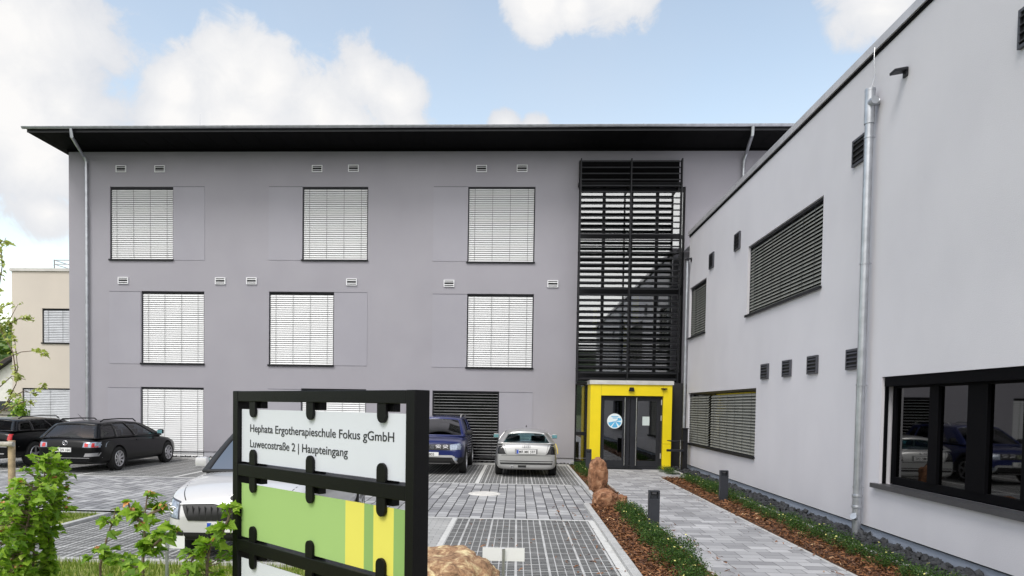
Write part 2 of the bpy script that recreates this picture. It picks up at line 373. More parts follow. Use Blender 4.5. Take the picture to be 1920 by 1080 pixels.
# ------------------------------------------------------------------ windows with venetian blinds
def window(parent, O, U, Nn, u0, u1, z0, z1, blind=BLIND, ncord=4, pitch=.072, tilt=60, sill=True, mull=None, split=None, frame=ANTH2, depth=.16, sillout=.05, label=None):
    O, U, Nn, V = Vector(O), Vector(U), Vector(Nn), Vector((0, 0, 1))
    P = lambda a, z, d: O + U * a + V * z - Nn * d
    fr = MB(); t = .07
    def bx(mb, a0, a1, b0, b1, d0, d1, mi=0):
        c = (P(a0, b0, d0) + P(a1, b1, d1)) / 2
        mb.obox(c, U, Nn, V, (a1 - a0) / 2, abs(d1 - d0) / 2, (b1 - b0) / 2, mi)
    D0, D1 = depth - .015, depth + .06
    bx(fr, u0 + .002, u0 + t, z0 + .002, z1 - .002, D0, D1); bx(fr, u1 - t, u1 - .002, z0 + .002, z1 - .002, D0, D1)
    bx(fr, u0 + t, u1 - t, z1 - t, z1 - .002, D0 + .003, D1); bx(fr, u0 + t, u1 - t, z0 + .002, z0 + t, D0 + .003, D1)
    for q in (mull or []): bx(fr, q - .05, q + .05, z0 + t, z1 - t, D0 + .006, D1)
    # guide rails and head box of the blind
    bx(fr, u0 + .004, u0 + .035, z0 + .03, z1 - .004, .055, .085); bx(fr, u1 - .035, u1 - .004, z0 + .03, z1 - .004, .055, .085)
    bx(fr, u0 + .035, u1 - .035, z1 - .05, z1 - .004, .045, .10)
    w_ = fr.build('window', frame, parent)
    if label: w_['label'] = label
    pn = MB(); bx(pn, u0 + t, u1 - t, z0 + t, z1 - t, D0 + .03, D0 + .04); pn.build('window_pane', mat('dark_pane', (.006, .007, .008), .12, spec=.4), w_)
    secs = split or [(u0 + .04, u1 - .04)]
    for (a0, a1) in secs:
        b = MB(); z = z0 + .05; r = .082 * pitch / .072 / 2; ct, st = math.cos(R(tilt)), math.sin(R(tilt))
        while z < z1 - .07:
            jz = random.uniform(-.0004, .0004)
            # curved slat in three strips: bottom edge outward
            pr = [(-r * st, -r * ct), (-r * st * .35, -r * ct * .35 - .006), (r * st * .35, r * ct * .35 - .006), (r * st, r * ct)]
            pts = [(dz + jz, .07 + dd) for dz, dd in pr]
            for k in range(3):
                b.quad(P(a0, z + pts[k][0], pts[k][1]), P(a1, z + pts[k][0], pts[k][1]), P(a1, z + pts[k + 1][0], pts[k + 1][1]), P(a0, z + pts[k + 1][0], pts[k + 1][1]))
            z += pitch
        bx(b, a0, a1, z0 + .02, z0 + .04, .06, .08)
        nc = ncord if len(secs) == 1 else max(3, int((a1 - a0) / .55))
        for i in range(nc):
            q = a0 + (a1 - a0) * (.09 + .82 * i / max(1, nc - 1))
            bx(b, q - .004, q + .004, z0 + .04, z1 - .05, .026, .029, 1)
        b.build('blind', [blind, PLAST], w_, smooth=False, fix=False)
    if sill:
        s_ = MB(); bx(s_, u0 - .03, u1 + .02, z0 - .035, z0 + .001, -sillout, depth - .02); bx(s_, u0 - .03, u1 + .02, z0 - .055, z0 - .035, -sillout, -sillout + .012)
        s_.build('window_sill', ANTH, w_)
    return w_
def vent(parent, O, U, Nn, u, z, w_, h, m_, slats=3):
    O, U, Nn, V = Vector(O), Vector(U), Vector(Nn), Vector((0, 0, 1))
    c = O + U * u + V * z; b = MB(); t = .025 if h < .25 else .035
    b.obox(c + Nn * .014, U, Nn, V, w_ / 2 - t, .004, h / 2 - t, 1)
    for s_ in (-1, 1):
        b.obox(c + U * s_ * (w_ / 2 - t / 2) + Nn * .022, U, Nn, V, t / 2, .02, h / 2); b.obox(c + V * s_ * (h / 2 - t / 2) + Nn * .0225, U, Nn, V, w_ / 2 - t, .018, t / 2)
    for i in range(slats):
        zz = -h / 2 + t + (h - 2 * t) * (i + .5) / slats
        b.obox(c + V * zz + Nn * .03, U, (Nn + V * -.8).normalized(), (V + Nn * .8).normalized(), w_ / 2 - t, .016 * h / .2, .005)
    return b.build('vent_grille', [m_, PLAST], parent)

def downpipe(parent, pts, r, name='downpipe', brackets=(), nrm=(0, -1, 0)):
    b = MB(); b.tube(pts, r, 14)
    nrm = Vector(nrm)
    for z in brackets:
        p = Vector(pts[-1]); p = Vector((p.x, p.y, z))
        b.lathe(p, (0, 0, 1), [(r + .001, -.015), (r + .008, -.015), (r + .008, .015), (r + .001, .015)], 14)
        b.tube([p, p - nrm * .1], .008, 6)
    return b.build(name, ZINC, parent, smooth=True)

# ================================================================== MAIN BUILDING
FY = 23.5
bld = thing('office_building', 'three-storey grey plastered building with overhanging dark roof and yellow entrance', 'building', (-5, FY, 0))
off = Vector((-5, FY, 0))
def fx(px, py, Y=FY):
    p = onY(px, py, Y); return p.x, p.z
def inv(o):      # children were modelled in world space
    for c in o.children: c.matrix_parent_inverse = Matrix.Translation(-Vector(o.location))
X0, X1, ZT = -15.58, 20.0, 10.52
wins = [(206, 350, 325, 486), (567, 350, 690, 487), (877, 350, 1003, 491), (265, 546, 383, 681), (504, 547, 626, 684), (875, 551, 1000, 689), (264, 726, 382, 859), (564, 729, 686, 864), (810, 733, 935, 871)]
HOL = []
ROWZ = [(6.80, 9.22), (3.30, 5.66), (.10, 2.44)]
for i, (a, b, c, d) in enumerate(wins):
    xa, z1 = fx(a, (b + d) / 2); xc, _ = fx(c, (b + d) / 2)
    HOL.append((xa, fx((a + c) / 2, d)[1], xc, fx((a + c) / 2, b)[1]))
GX0, GX1 = fx(1083, 500)[0], 5.47
GZT = fx(1185, 350)[1]
mb = MB()
wall_mesh(mb, (0, FY, 0), (1, 0, 0), (0, 0, 1), (0, -1, 0), X0, X1, .22, ZT, [h for h in HOL if h[1] > .22] + [(h[0], .22, h[2], h[3]) for h in HOL if h[1] <= .22] + [(GX0, .22, GX1, GZT)], .17)
mb.quad((X0, FY, .22), (X0, FY + 14, .22), (X0, FY + 14, ZT), (X0, FY, ZT)); mb.quad((X1, FY, .22), (X1, FY + 14, .22), (X1, FY + 14, ZT), (X1, FY, ZT)); mb.quad((X0, FY + 14, .22), (X1, FY + 14, .22), (X1, FY + 14, ZT), (X0, FY + 14, ZT))
for a, b, c, d in HOL: mb.quad((a - .05, FY + .24, b - .05), (c + .05, FY + .24, b - .05), (c + .05, FY + .24, d + .05), (a - .05, FY + .24, d + .05))
mb.build('wall', GREYW, bld)
mb = MB()
segs = [X0 + .03] + sum([[h[0], h[2]] for h in sorted(HOL[6:])], []) + [GX0]
for i in range(0, len(segs), 2): MB().box(segs[i], segs[i + 1], FY + .03, FY + .2, -.05, .225).build('plinth', mat('pale_plinth', (.42, .42, .46), .9), bld)
PAN = [(325, 350, 384, 488), (504, 350, 566.5, 488), (813, 350, 876.5, 490), (205, 546, 264.5, 682), (626.5, 548, 688, 686), (811, 551, 874.5, 689), (202, 726, 263.5, 856), (502, 729, 563.5, 862), (936, 735, 997, 868)]
for (a, b, c, d) in PAN:
    xa, z1 = fx(a, b); xc, z0 = fx(c, d); z0 = max(z0, .24)
    mb = MB(); mb.box(xa + .004, xc - .004, FY - .012, FY + .002, z0, z1)
    mb.box(xa + .01, xc - .01, FY - .018, FY - .0125, z1 - .012, z1 + .004, 1)
    mb.build('plaster_panel', [GREYP, mat('shadow_joint', (.16, .16, .18), .9)], bld)
for i, h in enumerate(HOL):
    if i == 8: window(bld, (0, FY, 0), (1, 0, 0), (0, -1, 0), *(h[0], h[2], h[1], h[3]), blind=BLINDD, tilt=9, pitch=.098, ncord=2, sill=False, depth=.16, label='ground floor window behind dark open slats')
    else: window(bld, (0, FY, 0), (1, 0, 0), (0, -1, 0), h[0], h[2], h[1], h[3], sill=i < 6)
for (px, py) in [(227.5, 317), (300, 317), (595, 316.5), (663, 316), (903, 316.5), (979, 316), (231.5, 526), (413.5, 527), (472, 527), (659.5, 529), (842, 531.5), (1036.5, 532.5)]:
    x, z = fx(px, py); vent(bld, (0, FY, 0), (1, 0, 0), (0, -1, 0), x, z, .36, .23, WHITE, 2)
# roof: recessed box under a thin projecting roof edge
EO = 1.5
rz0 = 10.55
mb = MB()
mb.box(X0 - .36, X1, FY - EO, FY + 14.7, rz0, rz0 + .12)
x_ = X0 - .36
for q in range(46): mb.box(x_ + .3 + q * .78, x_ + .315 + q * .78, FY - EO + .02, FY - .003, rz0 - .006, rz0)   # board joints
mb.box(X0 - .03, X1, FY - .03, FY + .05, ZT - .05, rz0 - .003)
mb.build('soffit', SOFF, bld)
mb = MB(); mb.box(X0 - .38, X1, FY - EO - .015, FY - EO - .001, rz0 + .0, rz0 + .09); mb.build('fascia', mat('fascia_metal', (.03, .031, .036), .45, metal=.2), bld)
mb = MB(); mb.add([(X0 - .44, FY - EO - .08, rz0 + .125), (X1, FY - EO - .08, rz0 + .125), (X1, FY + 14.8, rz0 + .125), (X0 - .44, FY + 14.8, rz0 + .125), (X0 - .44, FY - EO - .08, rz0 + .165), (X1, FY - EO - .08, rz0 + .165), (X1, FY + 7, rz0 + .5), (X0 - .44, FY + 7, rz0 + .5), (X1, FY + 14.8, rz0 + .165), (X0 - .44, FY + 14.8, rz0 + .165)],
                  [(0, 3, 2, 1), (0, 1, 5, 4), (4, 5, 6, 7), (7, 6, 8, 9), (2, 3, 9, 8), (0, 4, 7, 9, 3), (1, 2, 8, 6, 5)])
mb.build('roof', mat('dark_roof_sheet', (.05, .052, .055), .5), bld)
mb = MB()      # half round gutter
gy, gz, gr = FY - EO - .12, rz0 + .13, .06
n = 8
for i in range(n):
    a0, a1 = PI * i / n, PI * (i + 1) / n
    f_ = lambda a, rr: (gy + math.cos(a) * rr, gz - math.sin(a) * rr)
    p0, p1 = f_(a0, gr), f_(a1, gr)
    mb.quad((X0 - .46, *p0), (X1, *p0), (X1, *p1), (X0 - .46, *p1))
mb.tube([(X0 - .46, gy - gr, gz), (X1, gy - gr, gz)], .011, 8)
xx = X0
while xx < X1 - 1:
    mb.box(xx, xx + .02, gy - gr - .008, gy + gr, gz - .004, gz + .018); xx += .92
mb.build('gutter', ZINC, bld)
gp = fx(165.5, 400)[0]; p1_ = onY(133, 243, gy)
downpipe(bld, [(p1_.x, gy, gz - .05), (p1_.x + .01, gy + .02, gz - .3), (gp - .04, FY - .2, ZT - .25), (gp, FY - .09, ZT - .42), (gp, FY - .09, ZT - .8), (gp, FY - .09, .02)], .05, brackets=(9.9, 8.0, 6.0, 4.0, 2.0))
gp = fx(1393, 300)[0]; p1_ = onY(1412, 243, gy)
downpipe(bld, [(p1_.x, gy, gz - .05), (p1_.x - .01, gy + .02, gz - .3), (gp + .04, FY - .2, ZT - .2), (gp, FY - .09, ZT - .4), (gp, FY - .09, ZT - .7), (gp, FY - .09, 6.5)], .05, brackets=(9.9, 8.0))
mb = MB(); q = onY(375, 235, FY + 4); mb.tube([(q.x, FY + 4, 11.2), (q.x, FY + 4, 13.4)], [.012, .006], 6); mb.build('lightning_rod', STEEL, bld)

# staircase glazing
mb = MB(); gx = [fx(1083, 500)[0] + .0, fx(1131, 500)[0], fx(1182.5, 500)[0], fx(1231, 500)[0], 5.47]
GY = FY + .05
for i, x in enumerate(gx):
    ww = .05 if i not in (0, 4) else .06
    mb.box(x - ww, x + ww, GY, GY + .1, 0, GZT)
for z in [fx(1185, y)[1] for y in (355, 443, 542, 706)] + [.08, 1.05]:
    mb.box(gx[0], gx[-1], GY - .004, GY + .09, z - .06, z + .06)
mb.box(gx[0], gx[-1], GY - .012, GY + .12, fx(1185, 541)[1] - .2, fx(1185, 541)[1] + .05); mb.box(gx[0], gx[-1], GY - .01, GY + .12, fx(1185, 710)[1] - .1, fx(1185, 706)[1] + .15)
cw = mb.build('stair_glazing_frame', ANTH, bld)
for i in range(4):
    g = MB(); g.box(gx[i] + .05, gx[i + 1] - .05, GY + .04, GY + .05, .14, GZT - .02); g.build('glass_pane', GLASSW, cw)
# interior seen through the glass
mb = MB(); a, b = GX0 - .4, GX1 + .4
mb.box(a, b, FY + 4.0, FY + 4.1, 0, ZT - .3); mb.box(a - .1, a, FY + .3, FY + 4, 0, ZT - .3); mb.box(b, b + .1, FY + .3, FY + 4, 0, ZT - .3); mb.box(a, b, FY + .3, FY + 4, ZT - .4, ZT - .3); mb.box(a, b, FY + .25, FY + 4, -.05, .0)
for z in (3.0, 6.2): mb.box(a, b, FY + .3, FY + 1.4, z, z + .22)
mb.build('stairwell', mat('stairwell_wall', (.34, .35, .34), .8), bld)
mb = MB()
for k in range(11): mb.box(GX0 + .5 + k * .28, GX0 + .8 + k * .28, FY + 1.5, FY + 2.7, .3 + k * .27, .36 + k * .27)
for k in range(11): mb.box(GX0 + .5 + k * .28, GX0 + .8 + k * .28, FY + 1.5, FY + 2.7, 3.4 + k * .27, 3.46 + k * .27)
for z0 in (.2, 3.3): mb.obox((GX0 + 2.0, FY + 1.47, z0 + 1.55), Vector((.28, 0, .27)).normalized(), (0, 1, 0), Vector((-.27, 0, .28)).normalized(), 2.1, .03, .14)
mb.build('staircase', mat('stair_steps', (.4, .4, .4), .7), bld)
for (pa, pb, ya, yb) in [(1112, 1119, 578, 626), (1187, 1197, 545, 606), (1170, 1179.5, 600, 668)]:
    x0, z1 = fx(pa, ya, FY + .2); x1, z0 = fx(pb, yb, FY + .2)
    MB().box(x0, x1, FY + .2, FY + .24, z0, z1).build('yellow_strip', mat('yellow_strip', (.95, .84, .22), .5), bld)
# aluminium louvres standing in front of the glazing
LY = 22.95
lx0, lx1 = onY(1090, 301, LY).x, onY(1279, 301, LY).x
lz1, lz0 = onY(1185, 302, LY).z, onY(1185, 710, LY).z
mb = MB(); nsl = 36; pitch = (lz1 - lz0) / nsl
rake = .10
for i in range(nsl + 1):
    z = lz0 + i * pitch
    dx = 0
    c = Vector(((lx0 + lx1) / 2, LY + .02, z))
    a = R(30); mb.obox(c, (1, 0, 0), (0, math.cos(a), math.sin(a)), (0, -math.sin(a), math.cos(a)), (lx1 - lx0) / 2, .06, .009)
    mb.box(lx0, lx1, LY - .055, LY - .04, z - .036, z - .014)
ls = mb.build('louvre_blades', mat('louvre_anthracite', (.018, .019, .022), .5, spec=.25), bld)
mb = MB()
for x in (lx0, (lx0 + lx1) / 2, lx1):
    mb.box(x - .018, x + .018, LY - .1, LY + .09, lz0 - .12, lz1 + .06)
    for z in (lz0 + .3, lz0 + 2.2, lz0 + 4.2, lz0 + 6.3): mb.box(x - .015, x + .015, LY + .085, FY + .06 if z < GZT else FY + .01, z, z + .05)
mb.build('louvre_bracket', ANTH, ls)
MB().box(lx0 - .05, lx1 + .03, FY - .3, FY - .01, GZT - .03, GZT + .06).build('blind_box', ANTH, bld)
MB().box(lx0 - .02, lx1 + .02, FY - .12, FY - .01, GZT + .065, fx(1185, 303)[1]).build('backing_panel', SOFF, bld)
# closing board at bottom of louvres
MB().box(GX0, GX1, LY + .05, FY + .04, lz0 - .2, lz0 - .13).build('canopy_board', ANTH, bld)

# yellow entrance portal
PY_ = 22.1
q = lambda px, py: onY(px, py, PY_)
L0, L1, R0, R1 = q(1106, 800).x, q(1126, 800).x, q(1242.5, 800).x, q(1259, 800).x
TZ, DZ = q(1180, 721).z, q(1180, 742).z
mb = MB()
mb.box(L0, L1 - .002, PY_, PY_ + .9, 0.02, TZ); mb.box(R0 + .002, R1, PY_, PY_ + .9, 0.02, TZ); mb.box(L1, R0, PY_ + .001, PY_ + .9, DZ, TZ)
mb.box(L0 + .03, L1 - .03, PY_ + .901, FY + .04, .02, TZ - .02, 2); mb.box(R0 + .03, R1 - .03, PY_ + .901, FY + .04, .02, TZ - .02, 2); mb.box(L0 + .03, R1 - .03, PY_ + .901, FY + .04, TZ - .015, TZ - .002, 2)
mb.box(L1 - .003, L1 + .003, PY_ - .002, PY_ + .01, DZ, TZ, 1); mb.box(R0 - .003, R0 + .003, PY_ - .002, PY_ + .01, DZ, TZ, 1); mb.box(R0 + .01, R1, PY_ - .002, PY_ + .01, .82, .83, 1)
mb.build('entrance_portal', [YEL, mat('yellow_joint', (.3, .22, 0), .6), ANTH], bld)
MB().box(L0 - .03, R1 + .04, PY_ - .04, FY - .1, TZ, q(1180, 713.5).z).build('portal_coping', mat('bright_coping', (.75, .74, .7), .3, metal=.5), bld)
mb = MB(); dy = PY_ + .1
mb.box(L1 + .001, L1 + .07, dy, dy + .08, .02, DZ); mb.box(R0 - .07, R0 - .001, dy, dy + .08, .02, DZ); mb.box(L1 + .07, R0 - .07, dy + .002, dy + .08, DZ - .07, DZ - .001); mb.box(L1 + .07, R0 - .07, dy + .01, dy + .07, 0.0, .05)
df = mb.build('door_frame', ANTH2, bld)
xm = q(1182, 800).x
for (a, b, hx) in [(L1 + .075, xm - .01, q(1171.5, 800).x), (xm + .01, R0 - .075, q(1193, 800).x)]:
    mb = MB(); la = .05 if a < xm - .5 else .19; lb = .19 if la == .05 else .1
    la, lb = (.05, .23) if a < xm - .5 else (.22, .1)
    mb.box(a, a + la, dy + .012, dy + .062, .055, DZ - .075); mb.box(b - lb, b, dy + .012, dy + .062, .055, DZ - .075)
    mb.box(a + la, b - lb, dy + .014, dy + .06, .055, .27); mb.box(a + la, b - lb, dy + .014, dy + .06, DZ - .16, DZ - .075)
    d = mb.build('door', ANTH2, bld)
    MB().box(a + la, b - lb, dy + .03, dy + .04, .27, DZ - .16).build('glass_pane', GLASSD, d)
    mb = MB(); mb.tube([(hx, dy - .075, .12), (hx, dy - .075, DZ - .06)], .021, 10)
    for z in (.3, 1.1, 2.1): mb.tube([(hx, dy - .075, z), (hx, dy + .015, z)], .009, 6)
    mb.build('door_handle', STEEL, d, smooth=True)
    MB().box(a + la, b - lb, dy + .05, dy + .075, .98, 1.02).build('push_bar', ALU, d)
for z in (.35, 1.55, 2.05): MB().box(R0 - .05, R0 - .02, dy - .02, dy, z, z + .17).build('hinge', ALU, df)
# round blue notice and white paper on the door glass
c = onY(1152.5, 789.5, dy + .025); mb = MB(); mb.lathe(c, (0, -1, 0), [(.0, .004), (.235, .004), (.24, .002), (.24, 0)], 40); st = mb.build('door_sticker', mat('sticker_white', (.8, .88, .9), .5, var=.03), bld)
mb = MB(); th = [(-2.9, -2.2), (-2.0, -1.1), (-.8, -.2), (.1, .5)]
for (a0, a1) in th:
    pts = [(0.02, 0)] + [(math.cos(a0 + (a1 - a0) * k / 6) * .21, math.sin(a0 + (a1 - a0) * k / 6) * .21) for k in range(7)]
    mb.prism(pts, c + Vector((0, -.0045, 0)), (1, 0, 0), (0, 0, 1), (0, -1, 0), .0012)
for k, wd in enumerate((.22, .14)): mb.box(c.x - wd / 2, c.x + wd / 2, c.y - .007, c.y - .0045, c.z + .13 - k * .045, c.z + .155 - k * .045)
mb.box(c.x + .09, c.x + .15, c.y - .007, c.y - .0045, c.z + .04, c.z + .10)
mb.build('sticker_print', mat('sticker_blue', (.1, .45, .75), .5), st)
c = onY(1211, 789.5, dy + .025); MB().box(c.x - .11, c.x + .11, c.y - .006, c.y, c.z - .14, c.z + .14).build('paper_notice', mat('paper', (.62, .7, .68), .7), bld)
c = onY(1184, 730, PY_); mb = MB(); mb.prism([(-.09, -.06), (.09, -.06), (.06, .06), (-.06, .06)], (c.x, PY_ - .001, c.z), (1, 0, 0), (0, 0, 1), (0, -1, 0), .08); mb.build('door_sensor', ANTH, bld, bevel=.006)
c = onY(1245, 729, PY_); mb = MB(); mb.box(c.x - .09, c.x + .09, PY_ - .08, PY_ - .001, c.z - .012, c.z + .016); mb.tube([(c.x, PY_ - .05, c.z + .01), (c.x, PY_ - .05, c.z - .04)], .03, 10); mb.build('security_camera', ANTH, bld, bevel=.004)
# main entrance closing wall right of the portal
MB().box(R1 + .01, 5.9, PY_ + .55, FY + .03, 0, lz0 - .14).build('side_panel', mat('recess_panel', (.02, .02, .023), .6), bld)
inv(bld)

# ================================================================== SIDE WING (right)
WX, WY1, WY0, WZ = 5.38, 22.4, -1.0, 7.36
wing = thing('side_wing', 'light grey flat-roofed wing with dark windows and coping along the right', 'building', (WX, 10, 0))
O, U, Nn = (WX, 0, 0), (0, 1, 0), (-1, 0, 0)
UW = [(20.33, 22.22, 4.17, 5.73, 'narrow upper window closest to the glazed stairwell'), (12.70, 16.72, 4.17, 5.78, 'wide upper window with closed grey blind'), (15.92, 22.12, .88, 2.44, 'wide ground floor window with two grey blinds'), (5.2, 10.52, .88, 2.46, 'large near window without blind, reflecting the cars')]
mb = MB()
wall_mesh(mb, O, U, (0, 0, 1), Nn, WY0, WY1, .2, WZ, [(a, c, b, d) for (a, b, c, d, _) in UW], .17)
mb.quad((WX, WY1, .2), (WX + .72, WY1, .2), (WX + .72, WY1, WZ), (WX, WY1, WZ)); mb.quad((WX + .72, WY1, .2), (WX + .72, FY - .01, .2), (WX + .72, FY - .01, WZ), (WX + .72, WY1, WZ))
mb.quad((WX, WY0, .2), (20, WY0, .2), (20, WY0, WZ), (WX, WY0, WZ)); mb.quad((20, WY0, .2), (20, FY - .01, .2), (20, FY - .01, WZ), (20, WY0, WZ)); mb.quad((WX + .05, WY0, WZ - .2), (20, WY0, WZ - .2), (20, FY - .01, WZ - .2), (WX + .05, FY - .01, WZ - .2))
for (a, b, c, d, _) in UW[:3]: mb.quad((WX + .25, a - .05, c - .05), (WX + .25, b + .05, c - .05), (WX + .25, b + .05, d + .05), (WX + .25, a - .05, d + .05))
mb.build('wall', LIGHTW, wing)
MB().box(WX + .035, WX + .3, WY0 + .03, WY1 - .02, -.05, .199).build('plinth', PLINTH, wing)
MB().box(WX + .005, WX + .03, WY0 + .03, WY1 - .02, .185, .199).build('plinth_drip', ANTH, wing)
mb = MB(); mb.box(WX - .045, WX + .4, WY0 - .05, WY1 + .05, WZ + .06, WZ + .20); mb.build('coping', COPING, wing, bevel=.006)
MB().box(WX - .015, WX + .38, WY0 - .02, WY1 + .02, WZ, WZ + .059).build('coping_gap', SOFF, wing)
for k, (a, b, c, d, lb) in enumerate(UW[:3]):
    if k == 2:
        mp = onX(1327, 780, WX).y
        window(wing, O, U, Nn, a, b, c, d, blind=BLINDG, tilt=50, split=[(a + .04, mp - .12), (mp + .12, b - .04)], mull=[mp], pitch=.072, depth=.17, label=lb)
    else: window(wing, O, U, Nn, a, b, c, d, blind=BLINDG, tilt=54, ncord=7 if k == 1 else 4, depth=.17, label=lb)
# near window
a, b, c, d, lb = UW[3]
mb = MB(); xd = WX + .13
def bxx(m_, y0, y1, z0, z1, x0=xd, x1=xd + .08): m_.box(x0, x1, y0, y1, z0, z1)
bxx(mb, b - .16, b - .07, c + .01, d - .01); bxx(mb, a + .01, a + .1, c + .01, d - .01); bxx(mb, a + .1, b - .16, d - .17, d - .01, xd + .003); bxx(mb, a + .1, b - .16, c + .01, c + .12, xd + .003)
Z0n, Z1n = c + .12, d - .17
for (y0, y1) in [(9.33, 9.53), (8.38, 8.74), (7.45, 7.80), (6.3, 6.5)]: bxx(mb, y0, y1, Z0n, Z1n, xd - .01)
mb.box(WX + .045, WX + .09, b - .03, b - .002, c, d - .002); mb.box(WX + .02, WX + .12, a + .02, b - .04, d - .14, d - .004)
nw = mb.build('window', mat('near_frame', (.003, .003, .004), .6, spec=.06), wing); nw['label'] = lb
gb = MB(); gb.box(xd + .03, xd + .038, a + .1, b - .16, Z0n, Z1n); gb.build('window_pane', GLASSN, nw)
mb = MB(); mb.box(WX - .07, WX + .13, a - .03, b + .12, c - .035, c + .001); mb.box(WX - .07, WX - .055, a - .03, b + .12, c - .065, c - .035); mb.build('window_sill', mat('sill_metal', (.07, .07, .075), .45, metal=.3), nw)
mb = MB(); ys = [9.56 + .02 * i for i in range(40)]
for i in range(39): mb.quad((xd + .22 + .03 * math.sin(i * 1.1), ys[i], Z0n), (xd + .22 + .03 * math.sin((i + 1) * 1.1), ys[i + 1], Z0n), (xd + .22 + .03 * math.sin((i + 1) * 1.1), ys[i + 1], Z1n), (xd + .22 + .03 * math.sin(i * 1.1), ys[i], Z1n))
mb.build('curtain', mat('curtain', (.5, .5, .46), .9), nw, smooth=2, fix=False)
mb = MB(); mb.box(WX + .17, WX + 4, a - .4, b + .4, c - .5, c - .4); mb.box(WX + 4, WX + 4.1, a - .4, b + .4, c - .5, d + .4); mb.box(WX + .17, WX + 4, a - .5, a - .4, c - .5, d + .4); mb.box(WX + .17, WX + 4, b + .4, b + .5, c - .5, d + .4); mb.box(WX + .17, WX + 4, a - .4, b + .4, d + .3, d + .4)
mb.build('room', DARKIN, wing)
for (px, py) in [(1384, 453), (1335.5, 490.5), (1614, 277.5), (1435.5, 697.5), (1477, 691.5), (1525.5, 684.5), (1601.5, 672), (1942, 45)]:
    p = onX(px, py, WX); vent(wing, O, U, Nn, p.y, 6.09 if py < 600 else 2.78, .42, .42 if py < 600 else .33, mat('grey_vent', (.06, .062, .075), .5), 4)
pp = onX(1620, 500, WX - .12); py_ = 11.15 * (WX - .12) / 5.38
downpipe(wing, [(WX - .12, py_, 6.82), (WX - .12, py_, 6.3)], .074, name='rainwater_head')
downpipe(wing, [(WX - .12, py_, 6.5), (WX - .12, py_, 0.0)], .062, brackets=(6.1, 4.2, 2.35, .78), nrm=(-1, 0, 0))
mb = MB(); mb.lathe((WX - .12, py_, 0), (0, 0, 1), [(.0625, .45), (.075, .46), (.075, .49), (.066, .5), (.066, .62), (.075, .63), (.075, .66), (.0625, .67)], 16); mb.build('pipe_fitting', ZINC, wing, smooth=True); mb = MB(); mb.tube([(WX - .12, py_, .3), (WX - .2, py_ - .06, .34)], .05, 12); mb.build('pipe_fitting', ZINC, wing, smooth=True); mb = MB(); mb.lathe((WX - .12, py_, 6.82), (0, 0, 1), [(.0, .0), (.077, 0), (.077, -.03)], 16)
mb.tube([(WX - .12, py_, 6.6), (WX - .12, py_ - .16, 6.6)], .06, 12); mb.build('pipe_fitting', ZINC, wing, smooth=True); mb = MB(); mb.tube([(WX - .12, py_, 6.6), (WX - .0, py_ - .05, 6.62)], .05, 10)
mb.build('pipe_fitting', ZINC, wing, smooth=True)
mb = MB(); mb.tube([(WX - .05, py_ + .05, WZ + .1), (WX - .07, py_ + .02, WZ - .1), (WX - .04, py_ + .02, 7.05), (WX - .1, py_ + .02, 6.83)], .006, 6); mb.build('earthing_wire', STEEL, wing)
downpipe(wing, [(WX - .08, 22.3, 6.6), (WX - .08, 22.3, 2.0), (WX - .08, 22.3, .05)], .045, brackets=(6.0, 4.0, 2.4), nrm=(-1, 0, 0))
for (px, py, s_) in [(1700, 136, 1), (1297, 487, .95)]:
    p = onX(px, py, WX)
    mb = MB(); mb.obox((WX - .11 * s_, p.y, p.z + .02), Vector((1, 0, .18)).normalized(), (0, 1, 0), Vector((-.18, 0, 1)).normalized(), .09 * s_, .075 * s_, .018); mb.box(WX - .03, WX - .001, p.y - .05, p.y + .05, p.z - .06, p.z + .06)
    mb.build('flood_light', ANTH2, wing, bevel=.005)
inv(wing)

# ================================================================== CREAM ANNEX (behind left)
ann = thing('cream_annex', 'cream flat-roofed building partly hidden behind the left end of grey building', 'building', (-18, 29, 0))
AY = 29; ax0 = onY(22.5, 600, AY).x; AZ = 7.42
H2 = [(onY(79, 600, AY).x, 4.38, -18.0, 5.84), (onY(42, 760, AY).x, .35, -18.0, 2.42)]
mb = MB(); wall_mesh(mb, (0, AY, 0), (1, 0, 0), (0, 0, 1), (0, -1, 0), ax0, -14, 0, AZ, H2, .15)
mb.quad((ax0, AY, 0), (ax0, AY + 14, 0), (ax0, AY + 14, AZ), (ax0, AY, AZ)); mb.quad((ax0, AY + .02, AZ - .02), (-14, AY + .02, AZ - .02), (-14, AY + 14, AZ - .02), (ax0, AY + 14, AZ - .02)); mb.quad((ax0, AY + 14, 0), (-14, AY + 14, 0), (-14, AY + 14, AZ), (ax0, AY + 14, AZ)); mb.quad((-14, AY, 0), (-14, AY + 14, 0), (-14, AY + 14, AZ), (-14, AY, AZ))
for a, b, c, d in H2: mb.quad((a - .05, AY + .22, b - .05), (c + .05, AY + .22, b - .05), (c + .05, AY + .22, d + .05), (a - .05, AY + .22, d + .05))
mb.build('wall', CREAMW, ann)
MB().box(ax0 - .06, -13.9, AY - .06, AY + 14, AZ, AZ + .12).build('coping', mat('annex_coping', (.6, .58, .55), .5), ann)
for a, b, c, d in H2: window(ann, (0, AY, 0), (1, 0, 0), (0, -1, 0), a, c, b, d, blind=mat('annex_blind', (.6, .62, .66), .4), ncord=4, depth=.14)
mb = MB()
for z in (.3, .5, .68): mb.tube([(ax0 + 1.2, AY + 1, AZ + z), (-14, AY + 1, AZ + z)], .02, 6); mb.tube([(ax0 + 1.2, AY + 1, AZ + z), (ax0 + 1.2, AY + 9, AZ + z)], .02, 6)
